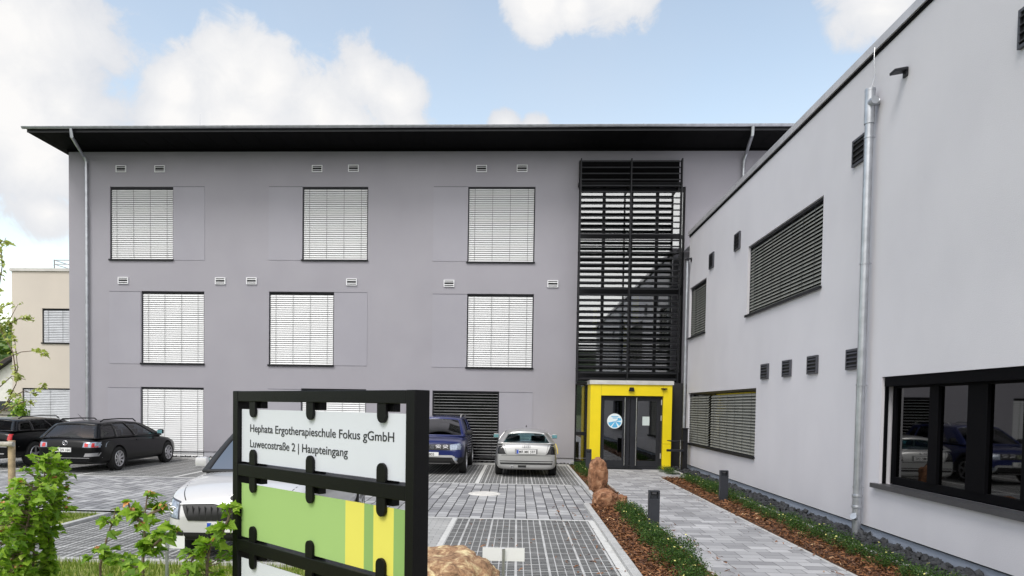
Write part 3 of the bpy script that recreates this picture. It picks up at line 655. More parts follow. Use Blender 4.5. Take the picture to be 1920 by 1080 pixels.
for i in range(5): mb.tube([(ax0 + 1.2 + i * 1.4, AY + 1, AZ), (ax0 + 1.2 + i * 1.4, AY + 1, AZ + .7)], .025, 6); mb.tube([(ax0 + 1.2, AY + 1 + i * 2, AZ), (ax0 + 1.2, AY + 1 + i * 2, AZ + .7)], .025, 6)
mb.build('roof_railing', STEEL, ann)
inv(ann)
#@@PART2
# ================================================================== GROUND
def sheet(name, m_, x0, x1, y0, y1, z, label=None):
    b = MB(); b.quad((x0, y0, z), (x1, y0, z), (x1, y1, z), (x0, y1, z)); o = b.build(name, m_, fix=False); return tag(o, kind='structure')
sheet('ground', mat('meadow', (.07, .10, .03), .95, var=.35, vscale=.3), -900, 900, -900, 900, -.03)
PAVE = bricks('parking_pavers', (.27, .27, .28), (.53, .53, .53), (.04, .04, .04), .30, .20, swap=True, offset=.37, ms=.011)
PAVEL = bricks('light_pavers', (.42, .42, .41), (.50, .50, .49), (.28, .28, .28), .2, .1, swap=False, ms=.006)
PATH = bricks('path_pavers', (.29, .29, .30), (.54, .54, .55), (.13, .13, .13), .30, .20, swap=False, offset=.33, ms=.005, freq=3, stain=.07)
GRID = gridmat('grid_pavers')
sheet('road', mat('asphalt', (.06, .06, .062), .9, bump=.4, bscale=200), -60, 60, -14, -2, -.02)
sheet('parking_court', PAVE, -24, 1.36, 11.9, 17.25, 0)
sheet('parking_bay', GRID, -1.02, 1.33, 7.7, 11.85, .0)
sheet('paving_strip', PAVEL, -2.1, -1.02, 7.7, 11.9, .0)
sheet('parking_bay', GRID, -6.85, -2.1, 8.1, 11.9, .0)
sheet('parking_bay', GRID, -24, -8.6, 8.1, 11.9, .0)
sheet('parking_bay', GRID, -24, 1.66, 17.25, 22.75, .0)
sheet('paving_crossing', PAVE, 1.36, 2.32, 13.75, 15.1, .002)
sheet('paving_crossing', PAVE, 1.36, 1.66, 15.1, 17.25, .002)
sheet('path', PATH, 2.38, 4.0, -1.5, 22.0, .0)
sheet('path', PATH, 4.0, WX, 19.7, 22.35, -.001)
sheet('path', PATH, -24, 20, -2.0, -.5, -.004)
LINE = mat('line_paver', (.62, .62, .6), .85, var=.1, vscale=10)
def strip(x0, x1, y0, y1, name='bay_marking'): sheet(name, LINE, x0, x1, y0, y1, .005)
for x in (-.98, -3.6, -6.2, -8.75, -11.3, -13.8, -16.4): strip(x - .05, x + .05, 17.3, 22.7)
strip(-24, 1.36, 17.2, 17.3, 'paving_edge'); strip(-24, 1.33, 11.84, 11.94, 'paving_edge')
strip(1.24, 1.34, 7.7, 11.84, 'paving_edge'); strip(-1.08, -1.0, 7.7, 11.84, 'paving_edge')
soil = mat('bed_soil', (.10, .05, .025), .95, var=.4, vscale=12)
sheet('planting_bed', soil, 1.45, 2.3, -1, 13.7, .005); sheet('planting_bed', soil, 1.72, 2.3, 15.15, 22.8, .005); sheet('planting_bed', soil, 4.04, 4.84, -1, 19.6, .005)
sheet('gravel_bed', mat('gravel_base', (.02, .021, .023), .95), 4.9, WX + .03, -1, 22.3, .002)
sheet('gravel_bed', mat('gravel_base', (.02, .021, .023), .95), -15.6, 2.0, 22.85, 23.53, .01)
lawn = mat('lawn_soil', (.26, .28, .07), .95, var=.4, vscale=6)
sheet('lawn', lawn, -16, -1.1, 2.2, 8.0, .01); sheet('lawn', lawn, -8.6, -6.95, 8.1, 11.35, .03); sheet('lawn', lawn, -1.1, 1.4, -.4, 7.6, .01)
def kerb(x0, x1, y0, y1, z=.06, cut=1.0):
    b = MB(); L_ = max(x1 - x0, y1 - y0); n_ = max(1, round(L_ / cut))
    for i in range(n_):
        t0, t1 = i / n_, (i + 1) / n_; g = .003
        if x1 - x0 > y1 - y0: b.box(x0 + (x1 - x0) * t0 + g, x0 + (x1 - x0) * t1 - g, y0, y1, -.1, z + random.uniform(-.002, .002))
        else: b.box(x0, x1, y0 + (y1 - y0) * t0 + g, y0 + (y1 - y0) * t1 - g, -.1, z + random.uniform(-.002, .002))
    o = b.build('kerb', CONC, bevel=.006); return tag(o, kind='structure')
kerb(1.34, 1.45, 5, 13.72); kerb(1.64, 1.72, 15.1, 22.8); kerb(1.45, 2.3, 13.7, 13.76, .02); kerb(1.72, 2.3, 15.1, 15.15, .02)
kerb(2.30, 2.38, -1, 22.0, .02); kerb(4.0, 4.045, -1, 19.6, .012); kerb(4.84, 4.90, -1, 22.2, .05); kerb(4.0, 4.84, 19.6, 19.65, .015)
kerb(-16, -1.1, 8.0, 8.1, .05); kerb(-1.1, 1.34, 7.6, 7.7, .04); kerb(-6.95, -6.85, 8.1, 11.42, .05); kerb(-8.6, -6.95, 11.35, 11.42, .05); kerb(-8.7, -8.6, 8.1, 11.42, .05)
kerb(-15.6, 1.64, 22.75, 22.84, .06)
# manhole
mc = MB(); mc.lathe((-.69, 15.26, 0), (0, 0, 1), [(0, .012), (.26, .012), (.262, .006), (.30, .006), (.302, .013), (.34, .013), (.36, .002)], 40)
tag(mc.build('manhole_cover', mat('manhole', (.68, .66, .62), .8, var=.15, vscale=9, bump=.5, bscale=40), smooth=True), 'round pale concrete manhole cover in the parking court', 'manhole cover')

def rocks(name, n, x0, x1, y0, y1, s0, s1, m_, label, cat, z=.02, pw=1.0):
    rnd = random.Random(11); b = MB()
    base = []
    for k in range(8):
        bm = bmesh.new(); bmesh.ops.create_icosphere(bm, subdivisions=1, radius=1)
        for v in bm.verts: v.co *= 1 + .5 * (noise.noise(v.co * 1.3 + Vector((k * 7, 0, 0))))
        base.append(([v.co.copy() for v in bm.verts], [tuple(v.index for v in f.verts) for f in bm.faces])); bm.free()
    for i in range(n):
        vs, fs = rnd.choice(base); s_ = rnd.uniform(s0, s1) / 2
        M_ = Matrix.Rotation(rnd.uniform(0, 6.28), 3, Vector((rnd.uniform(-1, 1), rnd.uniform(-1, 1), rnd.uniform(-1, 1))))
        sc3 = Vector((rnd.uniform(.7, 1.2), rnd.uniform(.7, 1.2), rnd.uniform(.5, .9)))
        ty = rnd.random() ** pw
        c = Vector((rnd.uniform(x0, x1), y0 + (y1 - y0) * ty, z + s_ * rnd.uniform(.1, 1.2)))
        b.add([c + (M_ @ (v * s_)) * 1.0 * sc3 if False else c + M_ @ Vector((v.x * sc3.x, v.y * sc3.y, v.z * sc3.z)) * s_ for v in vs], fs)
    o = b.build(name, m_, fix=False); return tag(o, label, cat, kind='stuff')
BLKROCK = mat('black_basalt', (.028, .030, .034), .75, var=.5, islands=.9)
rocks('basalt_gravel', 2600, 4.93, WX + .0, 6.5, 22.3, .05, .12, BLKROCK, 'dark basalt stones laid along the foot of the light wing', 'gravel', pw=1.3)
rocks('basalt_gravel', 900, -15.5, 1.95, 22.88, 23.5, .04, .08, mat('grey_stones', (.06, .06, .062), .8, var=.6, islands=.9), 'grey stones in the strip at the foot of the main facade', 'gravel')
def mulch(n, x0, x1, y0, y1, rnd, b, pw=1.25):
    for i in range(n):
        l, w_ = rnd.uniform(.025, .085), rnd.uniform(.008, .022)
        x, y = rnd.uniform(x0, x1), y0 + (y1 - y0) * rnd.random() ** pw
        a = rnd.uniform(0, 6.28); tl = rnd.uniform(-.45, .45); rl = rnd.uniform(-.8, .8)
        M_ = Matrix.Rotation(a, 3, 'Z') @ Matrix.Rotation(tl, 3, 'Y') @ Matrix.Rotation(rl, 3, 'X')
        c = Vector((x, y, .012 + rnd.random() ** 1.5 * .045)); bend = rnd.uniform(0, .012)
        vs = [c + M_ @ Vector(p) for p in [(-l / 2, -w_ / 2, 0), (0, -w_ / 2, bend), (l / 2, -w_ / 3, 0), (l / 2, w_ / 3, 0), (0, w_ / 2, bend), (-l / 2, w_ / 2, 0)]]
        b.add(vs, [(0, 1, 4, 5), (1, 2, 3, 4)])
rnd = random.Random(3); b = MB()
mulch(130, .7, 1.46, 6.6, 13.6, rnd, b, 1.2); mulch(90, 2.3, 2.7, 6.6, 13.6, rnd, b, 1.2); mulch(60, -.9, .9, 7.8, 11.8, rnd, b, 1.2); mulch(90, 3.7, 4.05, 7, 19, rnd, b, 1.3)
mulch(15000, 1.46, 2.3, 6.4, 13.68, rnd, b, 1.4); mulch(3000, 1.73, 2.3, 15.2, 22.7, rnd, b, 1); mulch(11000, 4.05, 4.83, 6.8, 19.55, rnd, b, 1.4)
MUL = leafmat('bark_chips', (.05, .02, .01), (.30, .13, .05), (.72, .48, .27), trans=0)
tag(b.build('bark_mulch', MUL, fix=False), 'reddish brown bark mulch covering the planting beds along the path', 'mulch', kind='stuff')

# ================================================================== VEGETATION
def grass(name, n, regs, h, label):
    rnd = random.Random(5); b = MB()
    for i in range(n):
        x0, x1, y0, y1 = regs[i % len(regs)]
        x, y = rnd.uniform(x0, x1), rnd.uniform(y0, y1); a = rnd.uniform(0, 6.28); hh = h * rnd.uniform(.5, 1.3); w_ = rnd.uniform(.003, .007)
        d = Vector((math.cos(a), math.sin(a), 0)); t = Vector((-d.y, d.x, 0)); ln = rnd.uniform(.1, .7) * hh; p = Vector((x, y, .01))
        b.add([p - d * w_, p + d * w_, p + t * ln * .4 + Vector((0, 0, hh * .6)) + d * w_ * .7, p + t * ln * .4 + Vector((0, 0, hh * .6)) - d * w_ * .7, p + t * ln + Vector((0, 0, hh))], [(0, 1, 2, 3), (3, 2, 4)])
    return tag(b.build(name, GR, fix=False), label, 'grass', kind='stuff')
GR = leafmat('grass_blades', (.12, .18, .03), (.24, .32, .05), (.45, .45, .12), .35)
grass('grass', 16000, [(-6.5, -1.9, 4.6, 7.95)], .09, 'short grass strip in the foreground below the young maples')
grass('grass', 6000, [(-8.55, -6.98, 8.15, 11.3)], .07, 'patch of yellowish grass on the kerbed island beside the bays')
def lobed(rnd, s_):
    # five lobed maple leaf as a fan, folded a little along the middle
    out = [(0, -.02), (.16, .02), (.5, .02), (.40, .25), (.56, .5), (.33, .48), (.26, .64), (0, .98), (-.26, .64), (-.33, .48), (-.56, .5), (-.40, .25), (-.5, .02), (-.16, .02)]
    f = rnd.uniform(-.1, .6); dr = rnd.uniform(.1, .75)
    return [Vector((x * s_, y * s_, abs(x) * f * s_ - dr * y * y * s_)) for x, y in out] + [Vector((0, .3 * s_, -.03 * s_))]
def add_leaf(b, rnd, p, s_, up=.6, dirv=None, mi=0):
    a = rnd.uniform(0, 6.28); d = Vector((math.cos(a), math.sin(a), rnd.uniform(-.6, .3))) if dirv is None else (dirv + Vector((rnd.uniform(-.7, .7), rnd.uniform(-.7, .7), rnd.uniform(-.6, .2))))
    d.normalize(); nrm = Vector((rnd.uniform(-1, 1), rnd.uniform(-1.2, .6), up + rnd.random())); x = d.cross(nrm).normalized(); z = x.cross(d)
    pts = [p + x * v.x + d * v.y + z * v.z for v in lobed(rnd, s_)]
    b.add(pts, [(14, i, (i + 1) % 14) for i in range(14)], mi)
MAPLE = leafmat('maple_leaves', (.12, .24, .02), (.36, .54, .06), (.64, .72, .18), .45)
RED = mat('reddish_shoot_tips', (.45, .2, .06), .5, var=.5, islands=.8)
BARK = mat('young_bark', (.16, .12, .085), .85, var=.3, vscale=20)
def sapling(name, label, root, stems, seed, leaf=.07, dens=1.0, group=None):
    """stems: list of (polyline points world, foliage radius at points)"""
    rnd = random.Random(seed); t = thing(name, label, 'young tree', root, 0, group); r0 = Vector(root)
    tr, fo = MB(), MB()
    for pts, rad in stems:
        pts = [Vector(p) - r0 for p in pts]
        tr.tube(pts, [max(.004, .011 * (1 - i / len(pts))) for i in range(len(pts))], 6)
        for i in range(len(pts) - 1):
            L_ = (pts[i + 1] - pts[i]).length; rr = (rad[i] + rad[i + 1]) / 2
            if rr <= 0: continue
            nb = max(1, int(L_ / .013 * dens))
            for k in range(nb):
                u = rnd.random(); p = pts[i].lerp(pts[i + 1], u); r_ = rad[i] + (rad[i + 1] - rad[i]) * u
                a = rnd.uniform(0, 6.28); d = Vector((math.cos(a), math.sin(a), rnd.uniform(-.1, .7))).normalized(); e = p + d * r_ * rnd.uniform(.45, 1.05)
                md = (p + e) / 2 + Vector((0, 0, -.01)); tr.tube([p, md, e], [.004, .003, .0015], 4, caps=False)
                for q in range(rnd.randint(3, 5)):
                    w_ = rnd.uniform(.3, 1.05); pp = p.lerp(e, w_)
                    add_leaf(fo, rnd, pp, leaf * rnd.uniform(.55, 1.2), dirv=d)
                if rnd.random() < .06:
                    for q in range(3): add_leaf(fo, rnd, e + Vector((0, 0, .01)), leaf * .4, mi=1)
        e = pts[-1]
        for q in range(5): add_leaf(fo, rnd, e, leaf * .6, mi=1 if q < 1 else 0)
    tr.build('stem', BARK, t, smooth=True); fo.build('foliage', [MAPLE, RED], t, fix=False)
    return t
def pt(px, py, Y): p = onY(px, py, Y); return tuple(p)
GM = 'young maples along the foreground strip'
def gr_(px, Y): p = onY(px, 900, Y); return (p.x, Y, 0)
sapling('maple_sapling', 'dense leafy young maple at the left edge in front of the black wagon', gr_(60, 5.0),
        [([gr_(60, 5.0), pt(62, 1060, 5.0), pt(66, 980, 5.0), pt(82, 900, 4.95), pt(90, 850, 4.95)], [0, .16, .25, .22, .08]),
         ([gr_(95, 5.1), pt(92, 1010, 5.1), pt(95, 940, 5.1), pt(105, 890, 5.1), pt(112, 868, 5.1)], [0, .04, .16, .15, .07]),
         ([gr_(22, 4.9), pt(25, 1050, 4.9), pt(30, 960, 4.9), pt(45, 915, 4.9)], [0, .14, .16, .12]),
         ([gr_(45, 4.9), pt(40, 1040, 4.9), pt(58, 950, 4.8), pt(62, 905, 4.8)], [0, .1, .2, .16])], 1, .058, 1.7, GM)
sapling('maple_sapling', 'low maple shoot at the bottom left corner, beside the dense one', gr_(-12, 4.4),
        [([gr_(-12, 4.4), pt(-10, 1060, 4.4), pt(-6, 990, 4.4), pt(-2, 950, 4.4)], [0, .14, .16, .1])], 2, .058, 1.3, GM)
sapling('maple_sapling', 'slender young maple with few large leaves left of the white car', gr_(268, 3.9),
        [([gr_(268, 3.9), pt(268, 1060, 3.9), pt(271, 1000, 3.9), pt(272, 960, 3.9), pt(277, 925, 3.9)], [0, .10, .10, .10, .04]),
         ([pt(269, 1040, 3.9), pt(300, 1012, 3.85), pt(330, 990, 3.8)], [.0, .07, .06]), ([pt(271, 985, 3.9), pt(245, 960, 3.9), pt(240, 940, 3.9)], [0, .05, .04]), ([pt(272, 968, 3.9), pt(300, 955, 3.9), pt(305, 945, 3.9)], [0, .06, .05])], 3, .072, .5, GM)
sapling('maple_sapling', 'thin bushy maple between the dense and the slender ones', gr_(190, 4.3),
        [([gr_(190, 4.3), pt(188, 1060, 4.3), pt(200, 1010, 4.3), pt(212, 975, 4.3), pt(217, 955, 4.3)], [0, .11, .11, .08, .03]), ([pt(190, 1050, 4.3), pt(230, 1050, 4.25), pt(260, 1060, 4.2)], [.05, .1, .08])], 4, .058, .7, GM)
sapling('maple_sapling', 'bushy young maple close against the left post of the sign', gr_(395, 3.75),
        [([gr_(395, 3.75), pt(388, 1060, 3.75), pt(395, 1020, 3.75), pt(408, 1000, 3.75), pt(415, 985, 3.8)], [0, .16, .10, .04, .03]), ([gr_(350, 3.7), pt(352, 1070, 3.7), pt(362, 1045, 3.7), pt(380, 1030, 3.7)], [0, .1, .08, .05]), ([pt(415, 1000, 3.72), pt(428, 975, 3.72), pt(432, 948, 3.72)], [.0, .035, .035])], 5, .058, .9, GM)

# tree at the left edge, only twigs reach into the picture
TW = leafmat('spring_twig_leaves', (.30, .36, .08), (.55, .58, .22), (.80, .78, .48), .4)
tt = thing('spring_tree', 'sparse young tree with pale spring leaves tied to stakes at the left edge', 'tree', (-7.95, 10.2, 0))
r0 = Vector((-7.95, 10.2, 0)); rnd = random.Random(8); tr, fo = MB(), MB()
tr.tube([(0, 0, 0), (.02, 0, 1.5), (-.05, 0, 3), (0, 0, 4.6)], [.05, .042, .03, .01], 10)
tw = [[(-60, 830), (-25, 800), (8, 765), (30, 720), (33, 690), (28, 640), (14, 600)], [(-60, 740), (-20, 692), (10, 672), (40, 660), (70, 657), (86, 666)], [(8, 765), (22, 745), (45, 733), (66, 738), (84, 720)], [(14, 610), (34, 598), (50, 597), (64, 601)], [(-50, 640), (-20, 600), (4, 575), (22, 570)], [(-40, 500), (-12, 468), (4, 452), (16, 456)], [(-30, 600), (-5, 560), (4, 500), (2, 470)], [(30, 700), (24, 660), (2, 620), (-6, 580)], [(10, 770), (28, 760), (50, 752), (66, 756)], [(-30, 740), (0, 725), (22, 705), (48, 712)]]
for tl in tw:
    pts = [Vector(pt(x, y, 10.0 + .1 * math.sin(x))) - r0 for x, y in tl]
    tr.tube(pts, [.011 * (1 - .8 * i / len(pts)) for i in range(len(pts))], 5)
    for i in range(len(pts) - 1):
        for k in range(int((pts[i + 1] - pts[i]).length / .05) + 1):
            if rnd.random() < .35 or i == len(pts) - 2:
                p = pts[i].lerp(pts[i + 1], rnd.random())
                for q in range(rnd.randint(2, 4)): add_leaf(fo, rnd, p + Vector((rnd.uniform(-.03, .03), rnd.uniform(-.03, .03), rnd.uniform(-.02, .04))), rnd.uniform(.04, .085))
for k in range(46):      # the rest of the crown
    z = rnd.uniform(1.9, 4.5); a = rnd.uniform(1.9, 4.6); L_ = rnd.uniform(.5, 1.2); p0 = Vector((0, 0, z)); p1 = p0 + Vector((math.cos(a) * L_, math.sin(a) * L_, L_ * .6)); tr.tube([p0, (p0 + p1) / 2 + Vector((0, 0, -.08)), p1], [.014, .009, .003], 5)
    for q in range(18):
        add_leaf(fo, rnd, p0.lerp(p1, rnd.uniform(.3, 1)) + Vector((rnd.uniform(-.08, .08),) * 3), rnd.uniform(.04, .08))
tr.build('trunk', BARK, tt, smooth=True); fo.build('crown', TW, tt, fix=False)
st = thing('tree_stake', 'round wooden tree stakes with crossbar in front of the black cars', 'tree support', (-6.95, 10.0, 0))
WOODP = mat('weathered_pine', (.42, .32, .2), .8, var=.3, vscale=14)
pz = onY(22, 826, 10).z
for x in (0, -2.0): MB().tube([(x, 0, 0), (x, 0, pz)], .048, 14).build('post', WOODP, st, smooth=True)
MB().tube([(-2.15, -.07, pz - .05), (.08, -.07, pz - .05)], .038, 12).build('crossbar', mat('grey_wood', (.4, .38, .34), .85, var=.25, vscale=14), st, smooth=True)
px_ = onY(22, 860, 10).x; st.location.x = px_

# potentilla shrubs with yellow flowers
POT = leafmat('potentilla_leaves', (.018, .055, .012), (.085, .165, .028), (.21, .31, .07), .3)
FLO = mat('yellow_petals', (.80, .76, .25), .5, var=.15, islands=.5)
def pot_mesh(seed):
    rnd = random.Random(seed); fo, fl = MB(), MB()
    lumps = [(Vector((rnd.uniform(-.13, .13), rnd.uniform(-.2, .2), rnd.uniform(.05, .16))), rnd.uniform(.12, .19)) for _ in range(9)]
    for i in range(1900):
        c, r_ = rnd.choice(lumps); d = Vector((rnd.gauss(0, 1), rnd.gauss(0, 1), rnd.gauss(.35, .8))).normalized(); p = c + d * r_ * rnd.uniform(.6, 1.15)
        if p.z < .01: p.z = rnd.uniform(.01, .1)
        l, w_ = rnd.uniform(.016, .034), rnd.uniform(.006, .011)
        dd = (d + Vector((rnd.uniform(-.9, .9), rnd.uniform(-.9, .9), rnd.uniform(-.3, .9)))).normalized(); s_ = dd.cross(Vector((rnd.gauss(0, 1), rnd.gauss(0, 1), 1))).normalized()
        fo.add([p, p + dd * l * .5 + s_ * w_, p + dd * l, p + dd * l * .5 - s_ * w_], [(0, 1, 2, 3)])
    for i in range(rnd.randint(3, 6)):
        c, r_ = rnd.choice(lumps); d = Vector((rnd.gauss(0, .7), rnd.gauss(-.2, .7), rnd.uniform(.5, 1.2))).normalized(); p = c + d * r_ * 1.17; n_ = (d + Vector((rnd.uniform(-.4, .4), -.4, .3))).normalized(); u = n_.orthogonal().normalized(); v = n_.cross(u)
        vs = [p + n_ * .003] + [p + (u * math.cos(k * PI / 5) + v * math.sin(k * PI / 5)) * (.017 if k % 2 == 0 else .009) + n_ * (.006 if k % 2 == 0 else 0) for k in range(10)]
        fl.add(vs, [(0, 1 + k, 1 + (k + 1) % 10) for k in range(10)])
    return fo, fl
protos = []
def pot(i, x, y, s_, label, group):
    global protos
    if i < 3:
        t = thing('potentilla_shrub', label, 'shrub', (x, y, 0), 0, group); fo, fl = pot_mesh(40 + i); fo.build('foliage', POT, t, fix=False); fl.build('flowers', FLO, t, fix=False); protos.append(t)
    else:
        t = copy_tree(protos[i % 3]); t.location = (x, y, 0); t['label'] = label; t['group'] = group
    t.scale = (s_ * .95, s_, s_ * random.uniform(.68, .92)); t.rotation_euler = (0, 0, random.choice([0, PI]) + random.uniform(-.3, .3))
GL, GRr = 'flowering shrubs in the bed left of the path', 'flowering shrubs in the bed along the side wing'
k = 0
lab = ['right behind the low boulder', 'nearly touching the boulder side', 'between the boulder and the near bollard', 'just behind the near bollard', 'at the foot of the near bollard', 'just in front of the near bollard', 'a little in front of the near bollard', 'in the middle of the near bed end', 'near the bottom edge of the picture', 'at the bottom edge left of the path', 'last one in front, mostly below the frame']
yy = 12.75
for i, l in enumerate(lab):
    pot(k, 2.02 + random.uniform(-.05, .06), yy, 1.0 + random.uniform(-.08, .12), 'green yellow-flowered shrub left of the path, ' + l, GL); k += 1; yy -= .6
for (x, y, l) in [(2.0, 17.2, 'behind the standing stone'), (1.98, 19.3, 'close to the small far bollard'), (1.95, 20.6, 'left of the small far bollard'), (1.98, 21.8, 'against the glass left of the entrance')]:
    pot(k, x, y, 1.05, 'yellow-flowered shrub in the far bed, ' + l, GL); k += 1
yy = 21.4; ordn = ['farthest', 'second farthest', 'third farthest', 'fourth farthest', 'fifth farthest', 'sixth farthest', 'seventh farthest', 'eighth farthest', 'ninth farthest', 'tenth farthest', 'eleventh farthest', 'twelfth farthest', 'thirteenth farthest', 'fourteenth farthest', 'fifteenth farthest', 'sixteenth farthest', 'seventeenth farthest', 'eighteenth farthest', 'nineteenth farthest', 'twentieth farthest', 'twenty-first farthest', 'twenty-second farthest', 'twenty-third farthest', 'twenty-fourth farthest']
i = 0
while yy > 7.4 and i < 24:
    if yy < 19.3 or yy > 20.2: pot(k, 4.62 + random.uniform(-.05, .05), yy, .88 + random.uniform(-.08, .12), ordn[i] + ' yellow-flowered shrub in the row beside the light wing', GRr); k += 1; i += 1
    yy -= .6

# boulders
def boulder(name, label, c, dims, seed, m_, sub=5, amp=.28, lumps=None, freq=1.3):
    bm = bmesh.new(); bmesh.ops.create_icosphere(bm, subdivisions=sub, radius=1)
    for v in bm.verts:
        n_ = v.co.normalized(); q = n_ * freq + Vector((seed * 3.1, seed, 0))
        r_ = 1 + amp * noise.noise(q) + amp * .6 * noise.noise(q * 2.3) + amp * .28 * abs(noise.noise(q * 5.1)) - amp * .3 * abs(noise.noise(q * 3.3 + Vector((5, 5, 5)))) + amp * .13 * noise.noise(q * 13)
        vd = noise.voronoi(q * 1.9)[0]; r_ += amp * .32 * (min(.5, vd[1] - vd[0]) - .25)
        e = [abs(x) ** .75 * (1 if x > 0 else -1) for x in n_]
        v.co = Vector((e[0] * dims[0], e[1] * dims[1], e[2] * dims[2])) * r_
        v.co.z += dims[2] * .82
        if v.co.z < -.02: v.co.z = -.02
    me = bpy.data.meshes.new(name); bm.to_mesh(me); bm.free(); me.materials.append(m_); me.polygons.foreach_set('use_smooth', [True] * len(me.polygons))
    o = bpy.data.objects.new(name, me); COL.objects.link(o); o.location = c; return tag(o, label, 'boulder')
def rockmat(name, c1, c2, c3, sc_=6):
    mt = mat(name, c2, .9, bump=1.0, bscale=48); t = mt.node_tree; L = t.links.new; b_ = t.nodes['Principled BSDF']
    tc = N(t, 'ShaderNodeTexCoord'); nz = N(t, 'ShaderNodeTexNoise'); nz.inputs['Scale'].default_value = sc_; nz.inputs['Detail'].default_value = 10; nz.inputs['Roughness'].default_value = .7; nz.inputs['Distortion'].default_value = .8
    L(tc.outputs['Object'], nz.inputs['Vector']); cr = N(t, 'ShaderNodeValToRGB'); e = cr.color_ramp.elements; e[0].color = (*c1, 1); e[1].color = (*c3, 1); e[0].position = .33; e[1].position = .68; m_ = e.new(.5); m_.color = (*c2, 1)
    L(nz.outputs['Fac'], cr.inputs[0]); L(cr.outputs[0], b_.inputs['Base Color']); return mt
SAND = rockmat('red_sandstone', (.07, .03, .016), (.27, .125, .062), (.46, .27, .16), 7)
TAN = rockmat('tan_stone', (.10, .06, .03), (.38, .22, .12), (.82, .70, .40), 11)
boulder('standing_stone', 'upright reddish sandstone boulder beside the path, tallest of the stones', (1.86, 15.9, 0), (.205, .2, .425), 3, SAND, amp=.17, freq=1.7)
boulder('boulder', 'low rounded reddish boulder in front of the standing stone', (1.74, 13.55, 0), (.25, .25, .19), 5, SAND, amp=.2)
boulder('boulder', 'small reddish stone at the right of the low boulder', (2.04, 13.72, 0), (.14, .16, .13), 9, SAND)
boulder('boulder', 'big tan speckled rock in the foreground right of the sign', (-.62, 5.3, 0), (.56, .5, .44), 12, TAN, amp=.15, sub=6)

# bollards
def bollard(label, x, y, h=.66, src=None):
    if src:
        t = copy_tree(src); t.location = (x, y, 0); t['label'] = label; return t
    t = thing('bollard_light', label, 'bollard', (x, y, 0), 0, 'anthracite bollard lights along the path')
    m_ = MB(); m_.box(-.085, .085, -.045, .045, -.05, h - .13); m_.box(-.085, -.06, -.045, .045, h - .13, h); m_.box(.06, .085, -.045, .045, h - .13, h); m_.box(-.06, .06, .01, .045, h - .13, h - .02); m_.box(-.06, .06, -.045, .045, h - .02, h)
    m_.build('post', mat('bollard_paint', (.03, .033, .042), .45), t, bevel=.003)
    MB().prism([(-.045, 0), (.045, 0), (.03, -.03), (-.03, -.03)], (0, .005, h - .025), (1, 0, 0), (0, 0, 1), (0, -1, 0), .03).build('lamp_head', mat('lamp_grey', (.1, .1, .11), .3), t)
    return t
b0 = bollard('anthracite bollard light nearest the camera, on the left path edge', 2.17, 10.96)
bollard('anthracite bollard light on the right side of the path', 4.38, 14.8, src=b0)
bollard('small far bollard light beside the yellow portal', 2.22, 21.4, src=b0)
# post with shelf and ash bowl near the door
ps = thing('service_post', 'dark post with tray arms and steel pole right of the yellow portal', 'post', (5.02, 21.7, 0))
MB().box(.1, .26, -.06, .06, 0, 1.32).build('post', ANTH, ps, bevel=.004); MB().box(.06, .28, -.09, .08, 1.32, 1.35).build('cap', ANTH2, ps, bevel=.004)
MB().tube([(.03, -.1, 0), (.03, -.1, .98)], .02, 10).build('pole', STEEL, ps, smooth=True)
MB().box(-.38, .12, -.16, -.04, .62, .69).build('tray', ANTH2, ps, bevel=.006)
mb = MB(); mb.tube([(-.38, -.1, .96), (-.15, -.1, .93), (.12, -.1, .96)], [.012, .03, .012], 10); mb.build('bowl', ANTH2, ps, smooth=True)
mb = MB(); mb.box(-.3, .3, -.35, -.28, 0, .03); tag(mb.build('door_scraper', ANTH), 'small dark floor scraper in front of the service post', 'boot scraper').location = (4.9, 21.0, 0)

# plates marking the bays (seen from the back)
def plate_sign(label, x, y, z, w_, copy=None):
    t = thing('bay_sign', label, 'sign', (x, y, 0), 0, 'blank white bay plates on low posts')
    MB().box(-w_ / 2, w_ / 2, .012, .016, z - .062, z + .062).build('plate', WHITE, t)
    MB().box(-.012, .012, -.012, .012, 0, z + .055).build('post', ZINC, t)
p = onY(944, 1040, 6.3); plate_sign('blank white bay plate beside the tan foreground rock', p.x, 6.3, p.z, .385)
p = onY(313, 1017, 6.6); plate_sign('blank white bay plate in front of the white car', p.x, 6.6, p.z, .34)

# ================================================================== FRAME SIGN
sg = thing('info_sign', 'large black framed sign board with white and green panels in the foreground', 'sign', (-1.58, 3.79, 0), math.atan2(-.637, .770))
SW, SH, TH = 1.506, 2.011, .085      # local: x along sign, -y towards the viewer
FRM = mat('sign_black_powder', (.004, .004, .0045), .42, spec=.22, bump=.15, bscale=300)
mb = MB(); mb.box(0, .055, 0, TH, 0, SH); mb.build('post', FRM, sg, bevel=.003)
mb = MB(); mb.box(SW - .055, SW, 0, TH, 0, SH); mb.build('post', FRM, sg, bevel=.003)
mb = MB(); mb.box(.0552, SW - .0552, .001, TH - .001, SH - .058, SH - .001); mb.build('rail', FRM, sg, bevel=.003)
RZ = [1.610, 1.194, .778, .362]
for z in RZ:
    mb = MB(); mb.box(.0552, SW - .0552, .001, TH - .001, z - .065, z); mb.build('rail', FRM, sg, bevel=.003)
PANW, PANG, PAND, PANY = mat('sign_white', (.66, .69, .74), .4, var=.02), mat('sign_green', (.36, .55, .19), .4, var=.02), mat('sign_green_dark', (.27, .44, .14), .4, var=.02), mat('sign_yellow', (.78, .72, .13), .4, var=.02)
PY0 = .022
